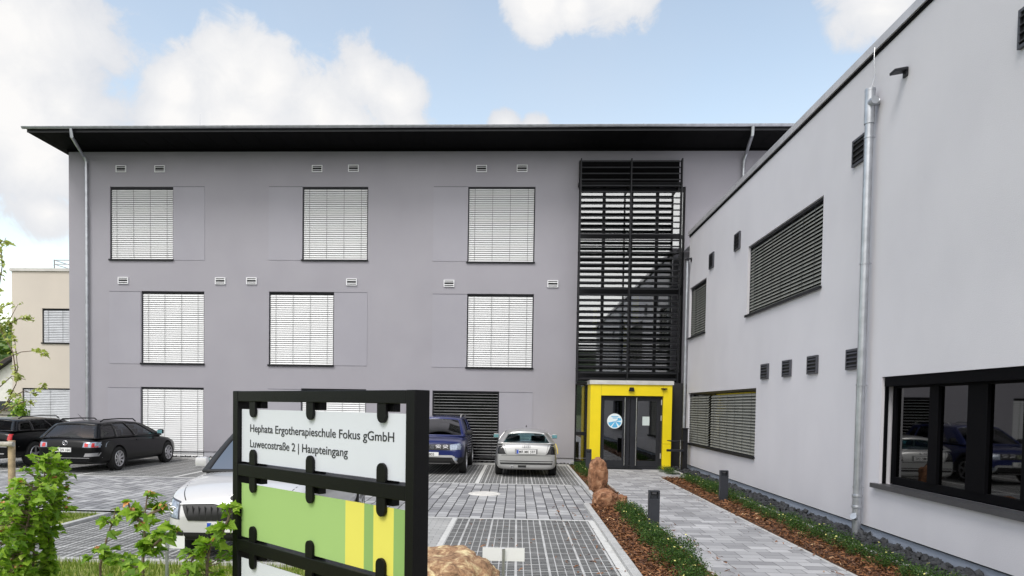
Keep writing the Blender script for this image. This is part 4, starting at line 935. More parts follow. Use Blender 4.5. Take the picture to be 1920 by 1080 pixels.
def pan(z1, z0, kind):
    x0, x1 = .062, SW - .062
    if kind == 'w': o = MB().box(x0, x1, PY0, PY0 + .004, z0, z1).build('sign_panel', PANW, sg)
    else:
        mb = MB()
        for a, b_, mi in [(x0, 1.013, 0), (1.013, 1.152, 2), (1.152, 1.218, 1), (1.218, 1.356, 2), (1.356, x1, 1)]: mb.box(a, b_, PY0, PY0 + .004, z0, z1, mi)
        o = mb.build('sign_panel', [PANG, PAND, PANY], sg)
    return o
tops = [(SH - .058, 1.610), (1.545, 1.194), (1.129, .778), (.713, .362)]
for i, (a, b_) in enumerate(tops):
    o = pan(a - .042, b_ + .012, 'g' if i == 1 else 'w')
    o['label'] = ['white panel with the school name', 'light green panel with yellow stripes', 'white panel cut by the lower edge of the picture', 'lowest white panel near the ground'][i]
    if i == 0:
        TXT = mat('sign_lettering', (.03, .032, .036), .5, var=0)
        for s_, x, z, wd in [('Hephata Ergotherapieschule Fokus gGmbH', .154, 1.789, 1.200), ('Luwecostraße 2 | Haupteingang', .154, 1.706, .874)]:
            me = text_mesh(s_, 'lettering', TXT, h=.043, width=wd); place_mesh('lettering', me, Vector((x, PY0 - .0012, z)), (1, 0, 0), (0, 0, 1), o)
    for u in (.20, .74, 1.285):
        for s_, z in ((1, a), (-1, b_)):
            w_ = .030; pts = [(-w_, 0), (-w_, -.055)] + [(-w_ * math.cos(t), -.055 - w_ * math.sin(t)) for t in [PI * k / 8 for k in range(1, 8)]] + [(w_, -.055), (w_, 0)]
            mb = MB(); mb.prism([(p_[0], p_[1] * s_) for p_ in pts], (u, PY0 - .003, z), (1, 0, 0), (0, 0, 1), (0, -1, 0), .014)
            mb.box(u - w_, u + w_ + .025, PY0 + .007, PY0 + .045, min(z, z - .036 * s_), max(z, z - .036 * s_))
            mb.build('panel_clip', FRM, sg, bevel=.0015)
#@@PART3
# ================================================================== CARS
def paint(name, c, metal=.0, rough=.28):
    return mat(name, c, rough, metal=metal, var=.04, vscale=2, coat=.9)
TAILR = mat('tail_lamp_red', (.55, .02, .02), .2, coat=.5, var=.2, vscale=20)
LAMPC = mat('clear_lamp', (.30, .35, .43), .15, metal=.15, var=.5, vscale=22, coat=.5)
LAMPD = mat('smoked_lamp', (.010, .010, .011), .2, coat=.25, var=.6, vscale=30, spec=.3)
CHR = mat('chrome', (.8, .8, .82), .12, metal=1)
PLW = mat('plate_white', (.78, .78, .77), .5, var=.02)
PLB = mat('plate_blue', (.02, .08, .5), .5)
RIM = mat('alloy_rim', (.6, .6, .62), .28, metal=.8)
def surf_eval(o):
    dg = bpy.context.evaluated_depsgraph_get(); me = bpy.data.meshes.new_from_object(o.evaluated_get(dg)); return me
def car(name, label, loc, rz, S):
    t = thing(name, label, 'car', loc, rz)
    st = S['st']; half = []
    for (y, w_, zt, zb) in st:
        h = zt - zb; c = S.get('crown', .035)
        half.append([(0, zb), (.78 * w_, zb), (.95 * w_, zb + .07 * h), (w_, zb + .3 * h), (.995 * w_, zb + .62 * h), (.965 * w_, zt - .10 * h), (.88 * w_, zt - .01), (.5 * w_, zt + c * .7), (0, zt + c)])
    vs = []; fs = []
    for (y, *_), hp in zip(st, half):
        ring = [(x, y, z) for x, z in hp] + [(-x, y, z) for x, z in hp[-2:0:-1]]
        vs += ring
    n = 16
    for i in range(len(st) - 1):
        for k in range(n): fs.append((i * n + k, (i + 1) * n + k, (i + 1) * n + (k + 1) % n, i * n + (k + 1) % n))
    fs += [tuple(range(n)), tuple((len(st) - 1) * n + k for k in range(n))[::-1]]
    me = bpy.data.meshes.new('b'); me.from_pydata(vs, [], fs)
    bm = bmesh.new(); bm.from_mesh(me); bmesh.ops.recalc_face_normals(bm, faces=bm.faces)
    for f in [f for f in bm.faces if len(f.verts) > 4]: bmesh.ops.inset_individual(bm, faces=[f], thickness=.06)
    bm.to_mesh(me); bm.free()
    o = bpy.data.objects.new('b', me); COL.objects.link(o)
    sm = o.modifiers.new('s', 'SUBSURF'); sm.levels = 3; sm.render_levels = 3
    sme = surf_eval(o); bvh = BVHTree.FromPolygons([v.co[:] for v in sme.vertices], [p.vertices[:] for p in sme.polygons])
    o.modifiers.clear(); o.data = sme
    r = S['r']; cut = []
    for wy in S['axles']:
        for sx in (-1, 1):
            cb = MB(); cb.lathe((sx * (S['W'] / 2 - .26), wy, r), (sx, 0, 0), [(0, 0), (r + .05, 0), (r + .05, .6), (0, .6)], 40)
            cuto = cb.build('c', PLAST); cuto.hide_render = True; cut.append(cuto)
            bo = o.modifiers.new('bo', 'BOOLEAN'); bo.operation = 'DIFFERENCE'; bo.object = cuto; bo.solver = 'EXACT'
    fin = surf_eval(o); bpy.data.objects.remove(o)
    for c in cut: bpy.data.objects.remove(c)
    fin.materials.clear(); fin.materials.append(S['paint']); fin.materials.append(PLAST)
    zc = S.get('clad', .0)
    for p in fin.polygons:
        c = p.center; p.use_smooth = True; p.material_index = 0
        if c.z < zc: p.material_index = 1
        for wy in S['axles']:
            d = math.hypot(c.y - wy, c.z - r)
            if d < r + .045 or (d < r + .052 and abs(p.normal.x) < .3 and abs(c.x) < S['W'] / 2 - .01) or (S.get('arch') and d < r + .12): p.material_index = 1
    fin.name = 'car_body'; body = bpy.data.objects.new('car_body', fin); COL.objects.link(body); body.parent = t
    try: fin.set_sharp_from_angle(angle=R(40))
    except Exception: pass
    dirs = {'front': (Vector((0, -1, 0)), lambda a, z: Vector((a, 4, z))), 'rear': (Vector((0, 1, 0)), lambda a, z: Vector((a, -4, z))), 'right': (Vector((-1, 0, 0)), lambda a, z: Vector((3, a, z))), 'left': (Vector((1, 0, 0)), lambda a, z: Vector((-3, a, z))), 'top': (Vector((0, 0, -1)), lambda a, z: Vector((a, z, 4)))}
    def decal(nm, side, cor, m_, parent=t, off=.008, n=8, th=.02, label=None):
        dv, org = dirs[side]; b = MB(); P = []
        for j in range(n + 1):
            for i in range(n + 1):
                u, v = i / n, j / n
                a = (cor[0][0] * (1 - u) + cor[1][0] * u) * (1 - v) + (cor[3][0] * (1 - u) + cor[2][0] * u) * v
                z = (cor[0][1] * (1 - u) + cor[1][1] * u) * (1 - v) + (cor[3][1] * (1 - u) + cor[2][1] * u) * v
                q = org(a, z); h = bvh.ray_cast(q, dv)
                if h[0] is None: h = bvh.find_nearest(q + dv * (2.2 if side in ('front', 'rear') else 2.1))
                P.append(h[0] - dv * off)
        back = [p + dv * th for p in P]; m1 = n + 1
        F_ = [(j * m1 + i, j * m1 + i + 1, (j + 1) * m1 + i + 1, (j + 1) * m1 + i) for j in range(n) for i in range(n)]
        K = len(P); edge = [i for i in range(m1)] + [j * m1 + n for j in range(1, m1)] + [n * m1 + i for i in range(n - 1, -1, -1)] + [j * m1 for j in range(n - 1, 0, -1)]
        E_ = [(edge[k], edge[(k + 1) % len(edge)], edge[(k + 1) % len(edge)] + K, edge[k] + K) for k in range(len(edge))]
        b.add(P + back, F_ + E_); o_ = b.build(nm, m_, parent, smooth=True)
        if label: o_['label'] = label
        return o_
    # greenhouse
    G = S['gh']; zb0, zb1 = G['zr'], G['zf']; wb, wr, zr = G['wb'], G['wr'], G['roof']; bf, br, cr_ = G.get('bf', .10), G.get('br', .06), G.get('crown', .05)
    yr0, yf0, yr1, yf1 = G['y']
    L3 = lambda a, b, u: a + (b - a) * u
    def roofP(u, v):
        x = (2 * u - 1); yy = L3(yr1 - br * (1 - x * x), yf1 + bf * (1 - x * x), v); sag = .05 * (2 * v - 1) ** 2
        return Vector((x * wr, yy, zr + cr_ * (1 - x * x) - sag))
    def sideP(s_):
        def f(u, v):
            a = Vector((s_ * wb, L3(yr0, yf0, u), L3(zb0, zb1, u))); b_ = roofP(1 if s_ > 0 else 0, u)
            p = a.lerp(b_, v); p.x += s_ * .045 * 4 * v * (1 - v) * (1 - (2 * u - 1) ** 6) ; return p
        return f
    def frontP(u, v):
        x = 2 * u - 1; a = Vector((x * wb, yf0 + (bf + .06) * (1 - x * x), zb1 + .02 * (1 - x * x))); p = a.lerp(roofP(u, 1), v); p.z += .02 * 4 * v * (1 - v); return p
    def rearP(u, v):
        x = 2 * u - 1; a = Vector((x * wb, yr0 - br * (1 - x * x), zb0)); p = a.lerp(roofP(u, 0), v); p.y -= .02 * 4 * v * (1 - v); return p
    shell = MB()
    def patch(P, holes, nu=12, nv=6, mi=0):
        us = sorted({i / nu for i in range(nu + 1)} | {h[0] for h in holes} | {h[2] for h in holes}); vv = sorted({i / nv for i in range(nv + 1)} | {h[1] for h in holes} | {h[3] for h in holes})
        for i in range(len(us) - 1):
            for j in range(len(vv) - 1):
                cu, cv = (us[i] + us[i + 1]) / 2, (vv[j] + vv[j + 1]) / 2
                if any(h[0] < cu < h[2] and h[1] < cv < h[3] for h in holes): continue
                shell.quad(P(us[i], vv[j]), P(us[i + 1], vv[j]), P(us[i + 1], vv[j + 1]), P(us[i], vv[j + 1]), mi)
    def pane(nm, P, h, m_, inset=.012, nn=8):
        b = MB(); c = P(.5, .5); grid = []
        for j in range(nn + 1):
            for i in range(nn + 1):
                u, v = L3(h[0], h[2], i / nn), L3(h[1], h[3], j / nn); p = P(u, v); e = 1e-3
                nr = (P(min(1, u + e), v) - P(max(0, u - e), v)).cross(P(u, min(1, v + e)) - P(u, max(0, v - e))).normalized()
                if nr.dot(p - Vector((0, (yr0 + yf0) / 2, zb0 - .2))) < 0: nr = -nr
                grid.append(p - nr * inset)
        m1 = nn + 1; b.add(grid, [(j * m1 + i, j * m1 + i + 1, (j + 1) * m1 + i + 1, (j + 1) * m1 + i) for j in range(nn) for i in range(nn)])
        return b.build(nm, m_, t, smooth=True, fix=False)
    gm = S.get('glass'); fh, rh = G.get('fh', (.06, .04, .94, .93)), G.get('rh', (.08, .10, .92, .90))
    patch(roofP, [], 12, 10); patch(frontP, [fh], mi=1 if S.get('blackpillar') else 0); patch(rearP, [rh])
    pane('windscreen', frontP, fh, gm); pane('rear_window', rearP, rh, gm)
    for s_ in (-1, 1):
        P = sideP(s_); patch(P, G['side'], 20, 6)
        for h in G['side']: pane('side_window', P, h, S.get('sideglass', gm))
    sh = shell.build('roof_frame', [S['paint'], PLAST], t, smooth=True, fix=True)
    bm = bmesh.new(); bm.from_mesh(sh.data); bmesh.ops.remove_doubles(bm, verts=bm.verts, dist=.0008); bmesh.ops.recalc_face_normals(bm, faces=bm.faces); bm.to_mesh(sh.data); bm.free()
    try: sh.data.set_sharp_from_angle(angle=R(50))
    except Exception: pass
    so_ = sh.modifiers.new('thickness', 'SOLIDIFY'); so_.thickness = .03; so_.offset = -1
    # interior deck and seats
    dk = MB(); dk.box(-wb + .06, wb - .06, yr0 + .12, yf0 - .0, zb0 - .10, zb0 - .02 if zb0 < zb1 else zb1 - .02); dk.build('interior', PLAST, t)
    for (sx, sy) in S.get('seats', [(-.36, .15), (.36, .15), (-.36, -.7), (.36, -.7)]):
        b = MB(); z0 = zb0 - .03; hh = min(zr - z0 - .12, .42)
        b.obox((sx, sy, z0 + hh * .32), (1, 0, 0), (0, 1, .15), (0, -.15, 1), .21, .05, hh * .34); b.obox((sx, sy - .03, z0 + hh * .86), (1, 0, 0), (0, 1, .15), (0, -.15, 1), .12, .04, hh * .14)
        b.build('seat', mat('seat_fabric', (.035, .037, .04), .9), t, bevel=.03, smooth=True)
    if S.get('wheel_steer', True):
        b = MB(); pts = [Vector((-.36 + .17 * math.cos(a), yf0 - .32 + .06 * math.sin(a), zb0 + .02 + .16 * math.sin(a))) for a in [2 * PI * k / 16 for k in range(17)]]; b.tube(pts, .014, 6, caps=False); b.build('steering_wheel', PLAST, t, smooth=True)
    # wheels
    for wy in S['axles']:
        for sx in (-1, 1):
            cx = sx * (S['W'] / 2 - .115 - S.get('wi', .0)); b = MB()
            b.lathe((cx, wy, r), (sx, 0, 0), [(r * .64, -.10), (r * .93, -.105), (r, -.07), (r, .07), (r * .95, .10), (r * .70, .108), (r * .66, .09)], 36); wh = b.build('wheel', RUB, t, smooth=True)
            rb = MB(); rb.lathe((cx, wy, r), (sx, 0, 0), [(r * .66, .095), (r * .68, .105), (r * .62, .102), (r * .60, .03), (r * .2, .02), (0, .02)], 36, 1)
            rb.lathe((cx, wy, r), (sx, 0, 0), [(r * .685, .098), (r * .66, .112), (r * .60, .106), (r * .59, .07)], 36)
            ns = S.get('spokes', 7)
            for k in range(ns):
                a = 2 * PI * k / ns + .3; dv = Vector((0, math.cos(a), math.sin(a))); tv = Vector((0, -math.sin(a), math.cos(a))); c0 = Vector((cx, wy, r))
                rb.obox(c0 + Vector((sx * .085, 0, 0)) + dv * r * .36, dv, tv, (sx, 0, 0), r * .27, .024, .012)
            rb.lathe((cx, wy, r), (sx, 0, 0), [(r * .16, .075), (r * .15, .105), (0, .108)], 16)
            rb.build('rim', [RIM, PLAST], wh, smooth=True)
    # mirrors
    for sx in (-1, 1):
        b = MB(); my = yf0 - .28; mz = L3(zb0, zb1, .9) + .07
        b.obox((sx * (wb + .115), my, mz + .03), (1, 0, 0), (0, 1, 0), (0, 0, 1), .085, .06, .07); b.obox((sx * (wb + .0), my, mz - .01), (1, 0, 0), (0, 1, 0), (0, 0, 1), .08, .03, .025)
        mo = b.build('side_mirror', S.get('mirror', S['paint']), t, bevel=.035, smooth=True)
        MB().obox((sx * (wb + .115), my - .063, mz + .03), (1, 0, 0), (0, 1, 0), (0, 0, 1), .075, .002, .05).build('mirror_glass', mat('mirror_face', (.25, .55, .62), .08, metal=.6, var=.05), mo)
    for a in S.get('rails', []):
        for sx in (-1, 1):
            b = MB(); x = sx * (wr - .02); ya, yb = yr1 + .1, yf1 - .15; z = zr + .015
            b.tube([(x, ya, z), (x, ya + .14, z + .055), (x, (ya + yb) / 2, z + .07), (x, yb - .14, z + .055), (x, yb, z - .02)], .018, 8); b.build('roof_rail', a, t, smooth=True)
    def plate(side, x, z, txt, country=True, w_=.52):
        yv = None; dv, org = dirs[side]; h = bvh.ray_cast(org(x, z), dv)[0]; y = h.y; s_ = 1 if side == 'front' else -1
        b = MB(); b.box(x - w_ / 2, x + w_ / 2, min(y, y + s_ * .03), max(y, y + s_ * .03), z - .056, z + .056)
        xb = x - s_ * -1 * (w_ / 2) if False else (x + s_ * w_ / 2)
        # the blue band sits at the reader's left
        e = (x + w_ / 2 - .05, x + w_ / 2) if side == 'front' else (x - w_ / 2, x - w_ / 2 + .05)
        b.box(e[0], e[1], min(y + s_ * .03, y + s_ * .032), max(y + s_ * .03, y + s_ * .032), z - .05, z + .05, 1)
        po = b.build('number_plate', [PLW, PLB], t)
        me = text_mesh(txt, 'lettering', mat('plate_black', (.01, .01, .01), .5, var=0), h=.074, width=(w_ - .09) * min(1, len(txt) / 9.0) if len(txt) > 2 else .13)
        ux = Vector((1, 0, 0)) if side == 'rear' else Vector((-1, 0, 0))
        org_ = Vector((e[1] + .015, y + s_ * .0335, z - .037)) if side == 'rear' else Vector((e[0] - .015, y + s_ * .0335, z - .037))
        place_mesh('lettering', me, org_, ux, (0, 0, 1), po)
        return po
    return t, decal, plate, bvh, body
def ring(b, c, r, th, nrm, n=20, sx=1.0):
    nrm = Vector(nrm); u = Vector((1, 0, 0)); v = Vector((0, 0, 1))
    b.tube([Vector(c) + u * math.cos(2 * PI * k / n) * r * sx + v * math.sin(2 * PI * k / n) * r for k in range(n + 1)], th, 6, caps=False)
TEAL = glass('tinted_car_glass', (.52, .70, .72), .08)
DGL = glass('dark_car_glass', (.10, .105, .11), -.02, gc=.28)
MGL = glass('wagon_glass', (.22, .26, .29), .03)

# --- silver hatchback (rear view)
SIL = paint('silver_paint', (.50, .50, .49), .55, .3)
S = dict(W=1.74, r=.305, axles=(-1.22, 1.30), paint=SIL, glass=TEAL, spokes=6, mirror=SIL,
         st=[(-2.07, .66, .56, .30), (-2.06, .76, .80, .24), (-1.98, .82, .93, .2), (-1.55, .86, .94, .18), (-.8, .87, .93, .17), (.2, .87, .92, .17), (1.0, .865, .90, .18), (1.55, .85, .80, .18), (1.92, .76, .68, .2), (2.06, .6, .55, .26)],
         gh=dict(zr=.93, zf=.92, wb=.79, wr=.56, roof=1.27, y=(-1.93, .95, -1.42, .12), rh=(.09, .06, .91, .84), side=[(.08, .12, .26, .86), (.29, .12, .60, .90), (.63, .12, .90, .90)]),
         seats=[(-.38, .1), (.38, .1)])
t, decal, plate, bv, body = car('parked_car', 'silver three-door hatchback seen from behind, parked nose to the facade', (.27, 20.95, 0), 0, S)
for s_ in (-1, 1): decal('tail_light', 'rear', [(s_ * .55, .64), (s_ * .855, .64), (s_ * .80, .90), (s_ * .68, .93)] if True else None, LAMPD)
decal('bumper_strip', 'rear', [(-.70, .36), (.70, .36), (.72, .41), (-.72, .41)], PLAST); decal('bumper_trim', 'rear', [(-.72, .44), (.72, .44), (.73, .46), (-.73, .46)], PLAST)
decal('bumper_seam', 'rear', [(-.84, .605), (.84, .605), (.84, .613), (-.84, .613)], PLAST, n=10)
decal('tailgate_seam', 'rear', [(-.535, .615), (-.53, .615), (-.60, .925), (-.61, .925)], PLAST); decal('tailgate_seam', 'rear', [(.535, .615), (.53, .615), (.60, .925), (.61, .925)], PLAST)
decal('plate_recess', 'rear', [(-.31, .645), (.31, .645), (.31, .785), (-.31, .785)], mat('silver_shade', (.25, .25, .25), .4), off=.003)
plate('rear', 0, .71, 'MR MK 597')
b = MB()
for k in range(4): ring(b, (-.075 + k * .05, -2.065, .855), .032, .005, (0, -1, 0))
b.build('emblem', CHR, t)
MB().tube([(-.5, -1.93, .96), (.05, -1.98, .985), (.35, -1.97, .975)], .01, 6).build('wiper', PLAST, t); MB().tube([(-.38, -2.05, .30), (-.38, -2.11, .29)], .035, 12).build('exhaust', CHR, t)
MB().tube([(0, -1.2, 1.36), (0, -1.22, 1.41)], [.02, .008], 8).build('antenna', PLAST, t)
decal('tow_eye_gap', 'rear', [(-.22, .28), (.0, .28), (.0, .34), (-.22, .34)], PLAST)
MB().tube([(.80, -1.9, .93), (.845, -1.97, .80), (.86, -1.99, .66)], .010, 6).build('yellow_pinstripe', mat('sticker_yellow', (.8, .6, .02), .5), t)

# --- blue off-roader (front view)
BLU = paint('deep_blue_paint', (.008, .018, .12), .2, .3)
S = dict(W=1.82, r=.36, axles=(-1.32, 1.33), paint=BLU, glass=DGL, clad=.50, arch=True, rails=[mat('silver_rail', (.7, .7, .7), .3, metal=.6)], mirror=PLAST, spokes=5,
         st=[(-2.15, .74, .95, .36), (-2.05, .84, 1.06, .3), (-1.4, .90, 1.08, .26), (0, .91, 1.07, .25), (.85, .91, 1.06, .25), (1.3, .90, 1.02, .26), (1.85, .87, .97, .27), (2.07, .80, .90, .3), (2.16, .68, .72, .36)],
         gh=dict(zr=1.06, zf=1.05, wb=.83, wr=.64, roof=1.58, y=(-1.95, 1.12, -1.72, .35), side=[(.07, .12, .2, .82), (.23, .12, .47, .88), (.50, .12, .78, .88)]))
t, decal, plate, bv, body = car('parked_car', 'dark blue off-road car with silver trim facing the camera, beside the silver hatchback', (-2.33, 21.25, 0), PI, S)
decal('grille', 'front', [(-.56, .70), (.56, .70), (.58, .86), (-.58, .86)], PLAST)
for s_ in (-1, 1):
    decal('headlight', 'front', [(s_ * .50, .70), (s_ * .78, .72), (s_ * .83, .90), (s_ * .48, .85)], LAMPC)
    b = MB(); y_ = bv.ray_cast(Vector((.3, 4, .78)), Vector((0, -1, 0)))[0].y + .012
    for cx in (.17, .37):
        for cz in (.745, .815): ring(b, (s_ * cx, y_, cz), .024, .008, (0, 1, 0), 16, 3.0)
    b.build('grille_bars', CHR, t, smooth=True)
    decal('fog_light', 'front', [(s_ * .62, .42), (s_ * .70, .42), (s_ * .70, .49), (s_ * .62, .49)], LAMPC)
b = MB(); b.prism([(-.07, .05), (.07, .05), (.05, -.03), (0, -.06), (-.05, -.03)], (0, y_ + .0, .78), (-1, 0, 0), (0, 0, 1), (0, 1, 0), .015); b.build('emblem', CHR, t)
SKID = mat('skid_plate', (.5, .5, .5), .4, metal=.4)
decal('skid_plate', 'front', [(-.62, .50), (.62, .50), (.56, .56), (-.56, .56)], SKID); decal('skid_plate', 'front', [(-.72, .32), (-.66, .32), (-.52, .56), (-.62, .53)], SKID); decal('skid_plate', 'front', [(.72, .32), (.66, .32), (.52, .56), (.62, .53)], SKID); decal('skid_plate', 'front', [(-.5, .31), (.5, .31), (.5, .34), (-.5, .34)], SKID)
decal('air_intake', 'front', [(-.55, .36), (.55, .36), (.5, .49), (-.5, .49)], mat('intake_black', (.006, .006, .006), .8))
plate('front', .08, .585, 'TP 1805')
decal('bonnet_edge', 'front', [(-.75, .885), (.75, .885), (.74, .895), (-.74, .895)], PLAST)

# --- white compact suv (front, half behind the sign)
WHP = paint('white_paint', (.57, .57, .58), 0, .25)
S = dict(W=1.80, r=.335, axles=(-1.27, 1.31), paint=WHP, glass=glass('white_car_glass', (.12, .34, .38), .02, gc=.4), clad=.33, blackpillar=True, rails=[PLAST], spokes=5,
         st=[(-2.10, .74, .92, .34), (-2.02, .84, 1.02, .28), (-1.4, .89, 1.03, .24), (0, .90, 1.02, .23), (.8, .90, 1.01, .23), (1.3, .89, .99, .24), (1.75, .86, .92, .25), (1.98, .80, .82, .27), (2.10, .66, .62, .32)],
         crown=.05, gh=dict(zr=1.02, zf=1.02, wb=.81, wr=.64, roof=1.60, y=(-1.93, 1.0, -1.70, .22), side=[(.06, .12, .2, .84), (.23, .12, .47, .88), (.50, .12, .80, .88)]))
t, decal, plate, bv, body = car('parked_car', 'white compact car facing the camera, half hidden by the black sign', (-3.42, 10.10, 0), PI + R(1.5), S)
decal('grille', 'front', [(-.50, .54), (.50, .54), (.60, .73), (-.60, .73)], mat('grille_black', (.008, .008, .009), .5), off=.01, n=10)
for k in range(15):
    x = -.5 + k * 1.0 / 14
    h = bv.ray_cast(Vector((x, 4, .63)), Vector((0, -1, 0)))[0]
    MB().tube([(x, h.y + .012, .555), (x * 1.04, h.y + .004, .71)], .007, 6).build('grille_bar', PLAST, t)
b = MB(); pts = []
for k in range(25):
    u = -1 + 2 * k / 24; x = u * .62; z = .745 + .0 - .045 * max(0, 1 - abs(u) * 3.2) - .02 * u * u
    h = bv.ray_cast(Vector((x, 4, z)), Vector((0, -1, 0)))[0]; pts.append(h + Vector((0, .012, 0)))
b.tube(pts, .012, 6); b.build('grille_surround', CHR, t, smooth=True)
for s_ in (-1, 1):
    decal('lamp_housing', 'front', [(s_ * .60, .55), (s_ * .79, .565), (s_ * .855, .815), (s_ * .62, .755)], mat('lamp_housing', (.05, .055, .07), .4), n=10, off=.004, th=.03)
    decal('headlight', 'front', [(s_ * .62, .56), (s_ * .78, .58), (s_ * .845, .80), (s_ * .64, .74)], LAMPC, n=10, th=.03)
    b = MB()
    for cx, cz, rr in ((.70, .655, .045), (.765, .70, .032)):
        h = bv.ray_cast(Vector((s_ * cx, 4, cz)), Vector((0, -1, 0)))[0]; b.lathe(h + Vector((0, .004, 0)), (0, 1, 0), [(rr, .0), (rr, .014), (rr * .8, .016), (rr * .6, .008), (0, .012)], 16)
    b.build('lamp_lens', CHR, t, smooth=True)
    decal('fog_light', 'front', [(s_ * .56, .36), (s_ * .72, .37), (s_ * .72, .43), (s_ * .56, .42)], PLAST)
    decal('panel_gap', 'front', [(s_ * .56, .765), (s_ * .575, .765), (s_ * .70, .93), (s_ * .69, .93)], PLAST, off=.002, th=.004)
decal('air_intake', 'front', [(-.52, .30), (.52, .30), (.56, .40), (-.56, .40)], mat('intake_black', (.006, .006, .006), .8), n=10); decal('skid_plate', 'front', [(-.62, .262), (.62, .262), (.58, .285), (-.58, .285)], SKID)
h = bv.ray_cast(Vector((0, 4, .80)), Vector((0, -1, 0)))[0]
b = MB(); nn = Vector((0, .9, .4)).normalized(); b.lathe(h + nn * .002, nn, [(.052, 0), (.052, .01), (.044, .012), (.043, .008), (0, .008)], 24); b.build('emblem', CHR, t, smooth=True)
b = MB(); b.lathe(h + nn * .011, nn, [(.028, 0), (.028, .003), (0, .004)], 20); b.build('emblem_core', PLAST, t)
plate('front', 0, .47, 'HR')
MB().tube([(-.7, 1.2, 1.03), (-.1, 1.22, 1.07), (0, 1.1, 1.08)], .012, 6).build('wiper', PLAST, t)

# --- black estate car (rear three-quarter)
BLK = mat('black_car_paint', (.0022, .0024, .003), .3, coat=.22, spec=.2)
S = dict(W=1.78, r=.33, axles=(-1.30, 1.42), paint=BLK, glass=MGL, spokes=9, rails=[BLK],
         st=[(-2.34, .60, .55, .30), (-2.33, .70, .80, .26), (-2.2, .80, .93, .22), (-1.8, .87, .95, .2), (-1.0, .885, .93, .19), (.2, .89, .91, .19), (1.0, .885, .89, .2), (1.6, .86, .82, .2), (2.1, .76, .70, .22), (2.34, .58, .55, .28)],
         gh=dict(zr=.92, zf=.90, wb=.81, wr=.60, roof=1.34, y=(-2.17, 1.12, -1.80, .18), crown=.04, rh=(.07, .06, .93, .88), side=[(.05, .12, .24, .84), (.27, .12, .53, .90), (.56, .12, .87, .90)]))
t, decal, plate, bv, body = car('parked_car', 'black estate car seen from behind right, by the facade corner', (-11.92, 20.1, 0), 0, S)
for s_ in (-1, 1):
    decal('tail_light', 'rear', [(s_ * .48, .69), (s_ * .84, .68), (s_ * .83, .83), (s_ * .50, .81)], LAMPC, th=.05, n=10)
    decal('tail_light', 'rear', [(s_ * .53, .70), (s_ * .62, .70), (s_ * .62, .80), (s_ * .53, .80)], TAILR, off=.014); decal('tail_light', 'rear', [(s_ * .70, .69), (s_ * .79, .69), (s_ * .79, .80), (s_ * .70, .80)], TAILR, off=.014)
decal('tail_light', 'right', [(-2.27, .70), (-2.02, .74), (-2.08, .82), (-2.25, .83)], LAMPC); decal('bumper_reflector', 'rear', [(.52, .44), (.80, .45), (.82, .54), (.56, .53)], mat('bumper_grey', (.3, .3, .31), .3))
plate('rear', -.08, .62, 'LDK JW 164')
b = MB(); h = bv.ray_cast(Vector((0, -4, .80)), Vector((0, 1, 0)))[0]; ring(b, h + Vector((0, -.01, 0)), .055, .008, (0, -1, 0), 20, 1.2); b.tube([h + Vector((-.05, -.012, .02)), h + Vector((0, -.012, -.015)), h + Vector((.05, -.012, .02))], .007, 6); b.build('emblem', CHR, t)
decal('bumper_seam', 'rear', [(-.82, .40), (.82, .40), (.82, .41), (-.82, .41)], SKID, n=10)
MB().tube([(0, -1.5, 1.38), (-.02, -1.75, 1.56)], [.008, .004], 6).build('antenna', PLAST, t); MB().tube([(-.5, -2.2, .95), (.05, -2.22, .965)], .012, 6).build('wiper', PLAST, t)
for y in (-.3, .62): decal('door_handle', 'right', [(y - .09, .80), (y + .09, .80), (y + .09, .83), (y - .09, .83)], BLK, off=.02)

# --- black suv at the left edge
S = dict(W=1.85, r=.36, axles=(-1.32, 1.32), paint=BLK, glass=DGL, spokes=5, rails=[BLK], clad=.36,
         st=[(-2.2, .68, .70, .34), (-2.19, .78, .95, .3), (-2.08, .86, 1.05, .26), (-1.4, .92, 1.06, .25), (0, .925, 1.03, .25), (.9, .92, 1.0, .25), (1.5, .90, .94, .26), (2.0, .80, .82, .28), (2.2, .62, .65, .34)],
         gh=dict(zr=1.04, zf=1.0, wb=.85, wr=.66, roof=1.37, y=(-2.05, 1.1, -1.75, .25), crown=.05, side=[(.05, .12, .2, .72), (.23, .12, .50, .86), (.53, .12, .84, .88)]))
t, decal, plate, bv, body = car('parked_car', 'black high car cut by the left picture edge, with round red tail lamp', (-14.8, 20.75, 0), 0, S)
for s_ in (-1, 1): decal('tail_light', 'rear', [(s_ * .70, .79), (s_ * .80, .79), (s_ * .79, .96), (s_ * .72, .96)], TAILR, th=.05, n=10)
decal('bumper_trim', 'rear', [(-.8, .40), (.8, .40), (.8, .43), (-.8, .43)], SKID); decal('bumper_seam', 'rear', [(-.86, .60), (.86, .60), (.86, .62), (-.86, .62)], SKID, n=10); plate('rear', 0, .75, 'MR')

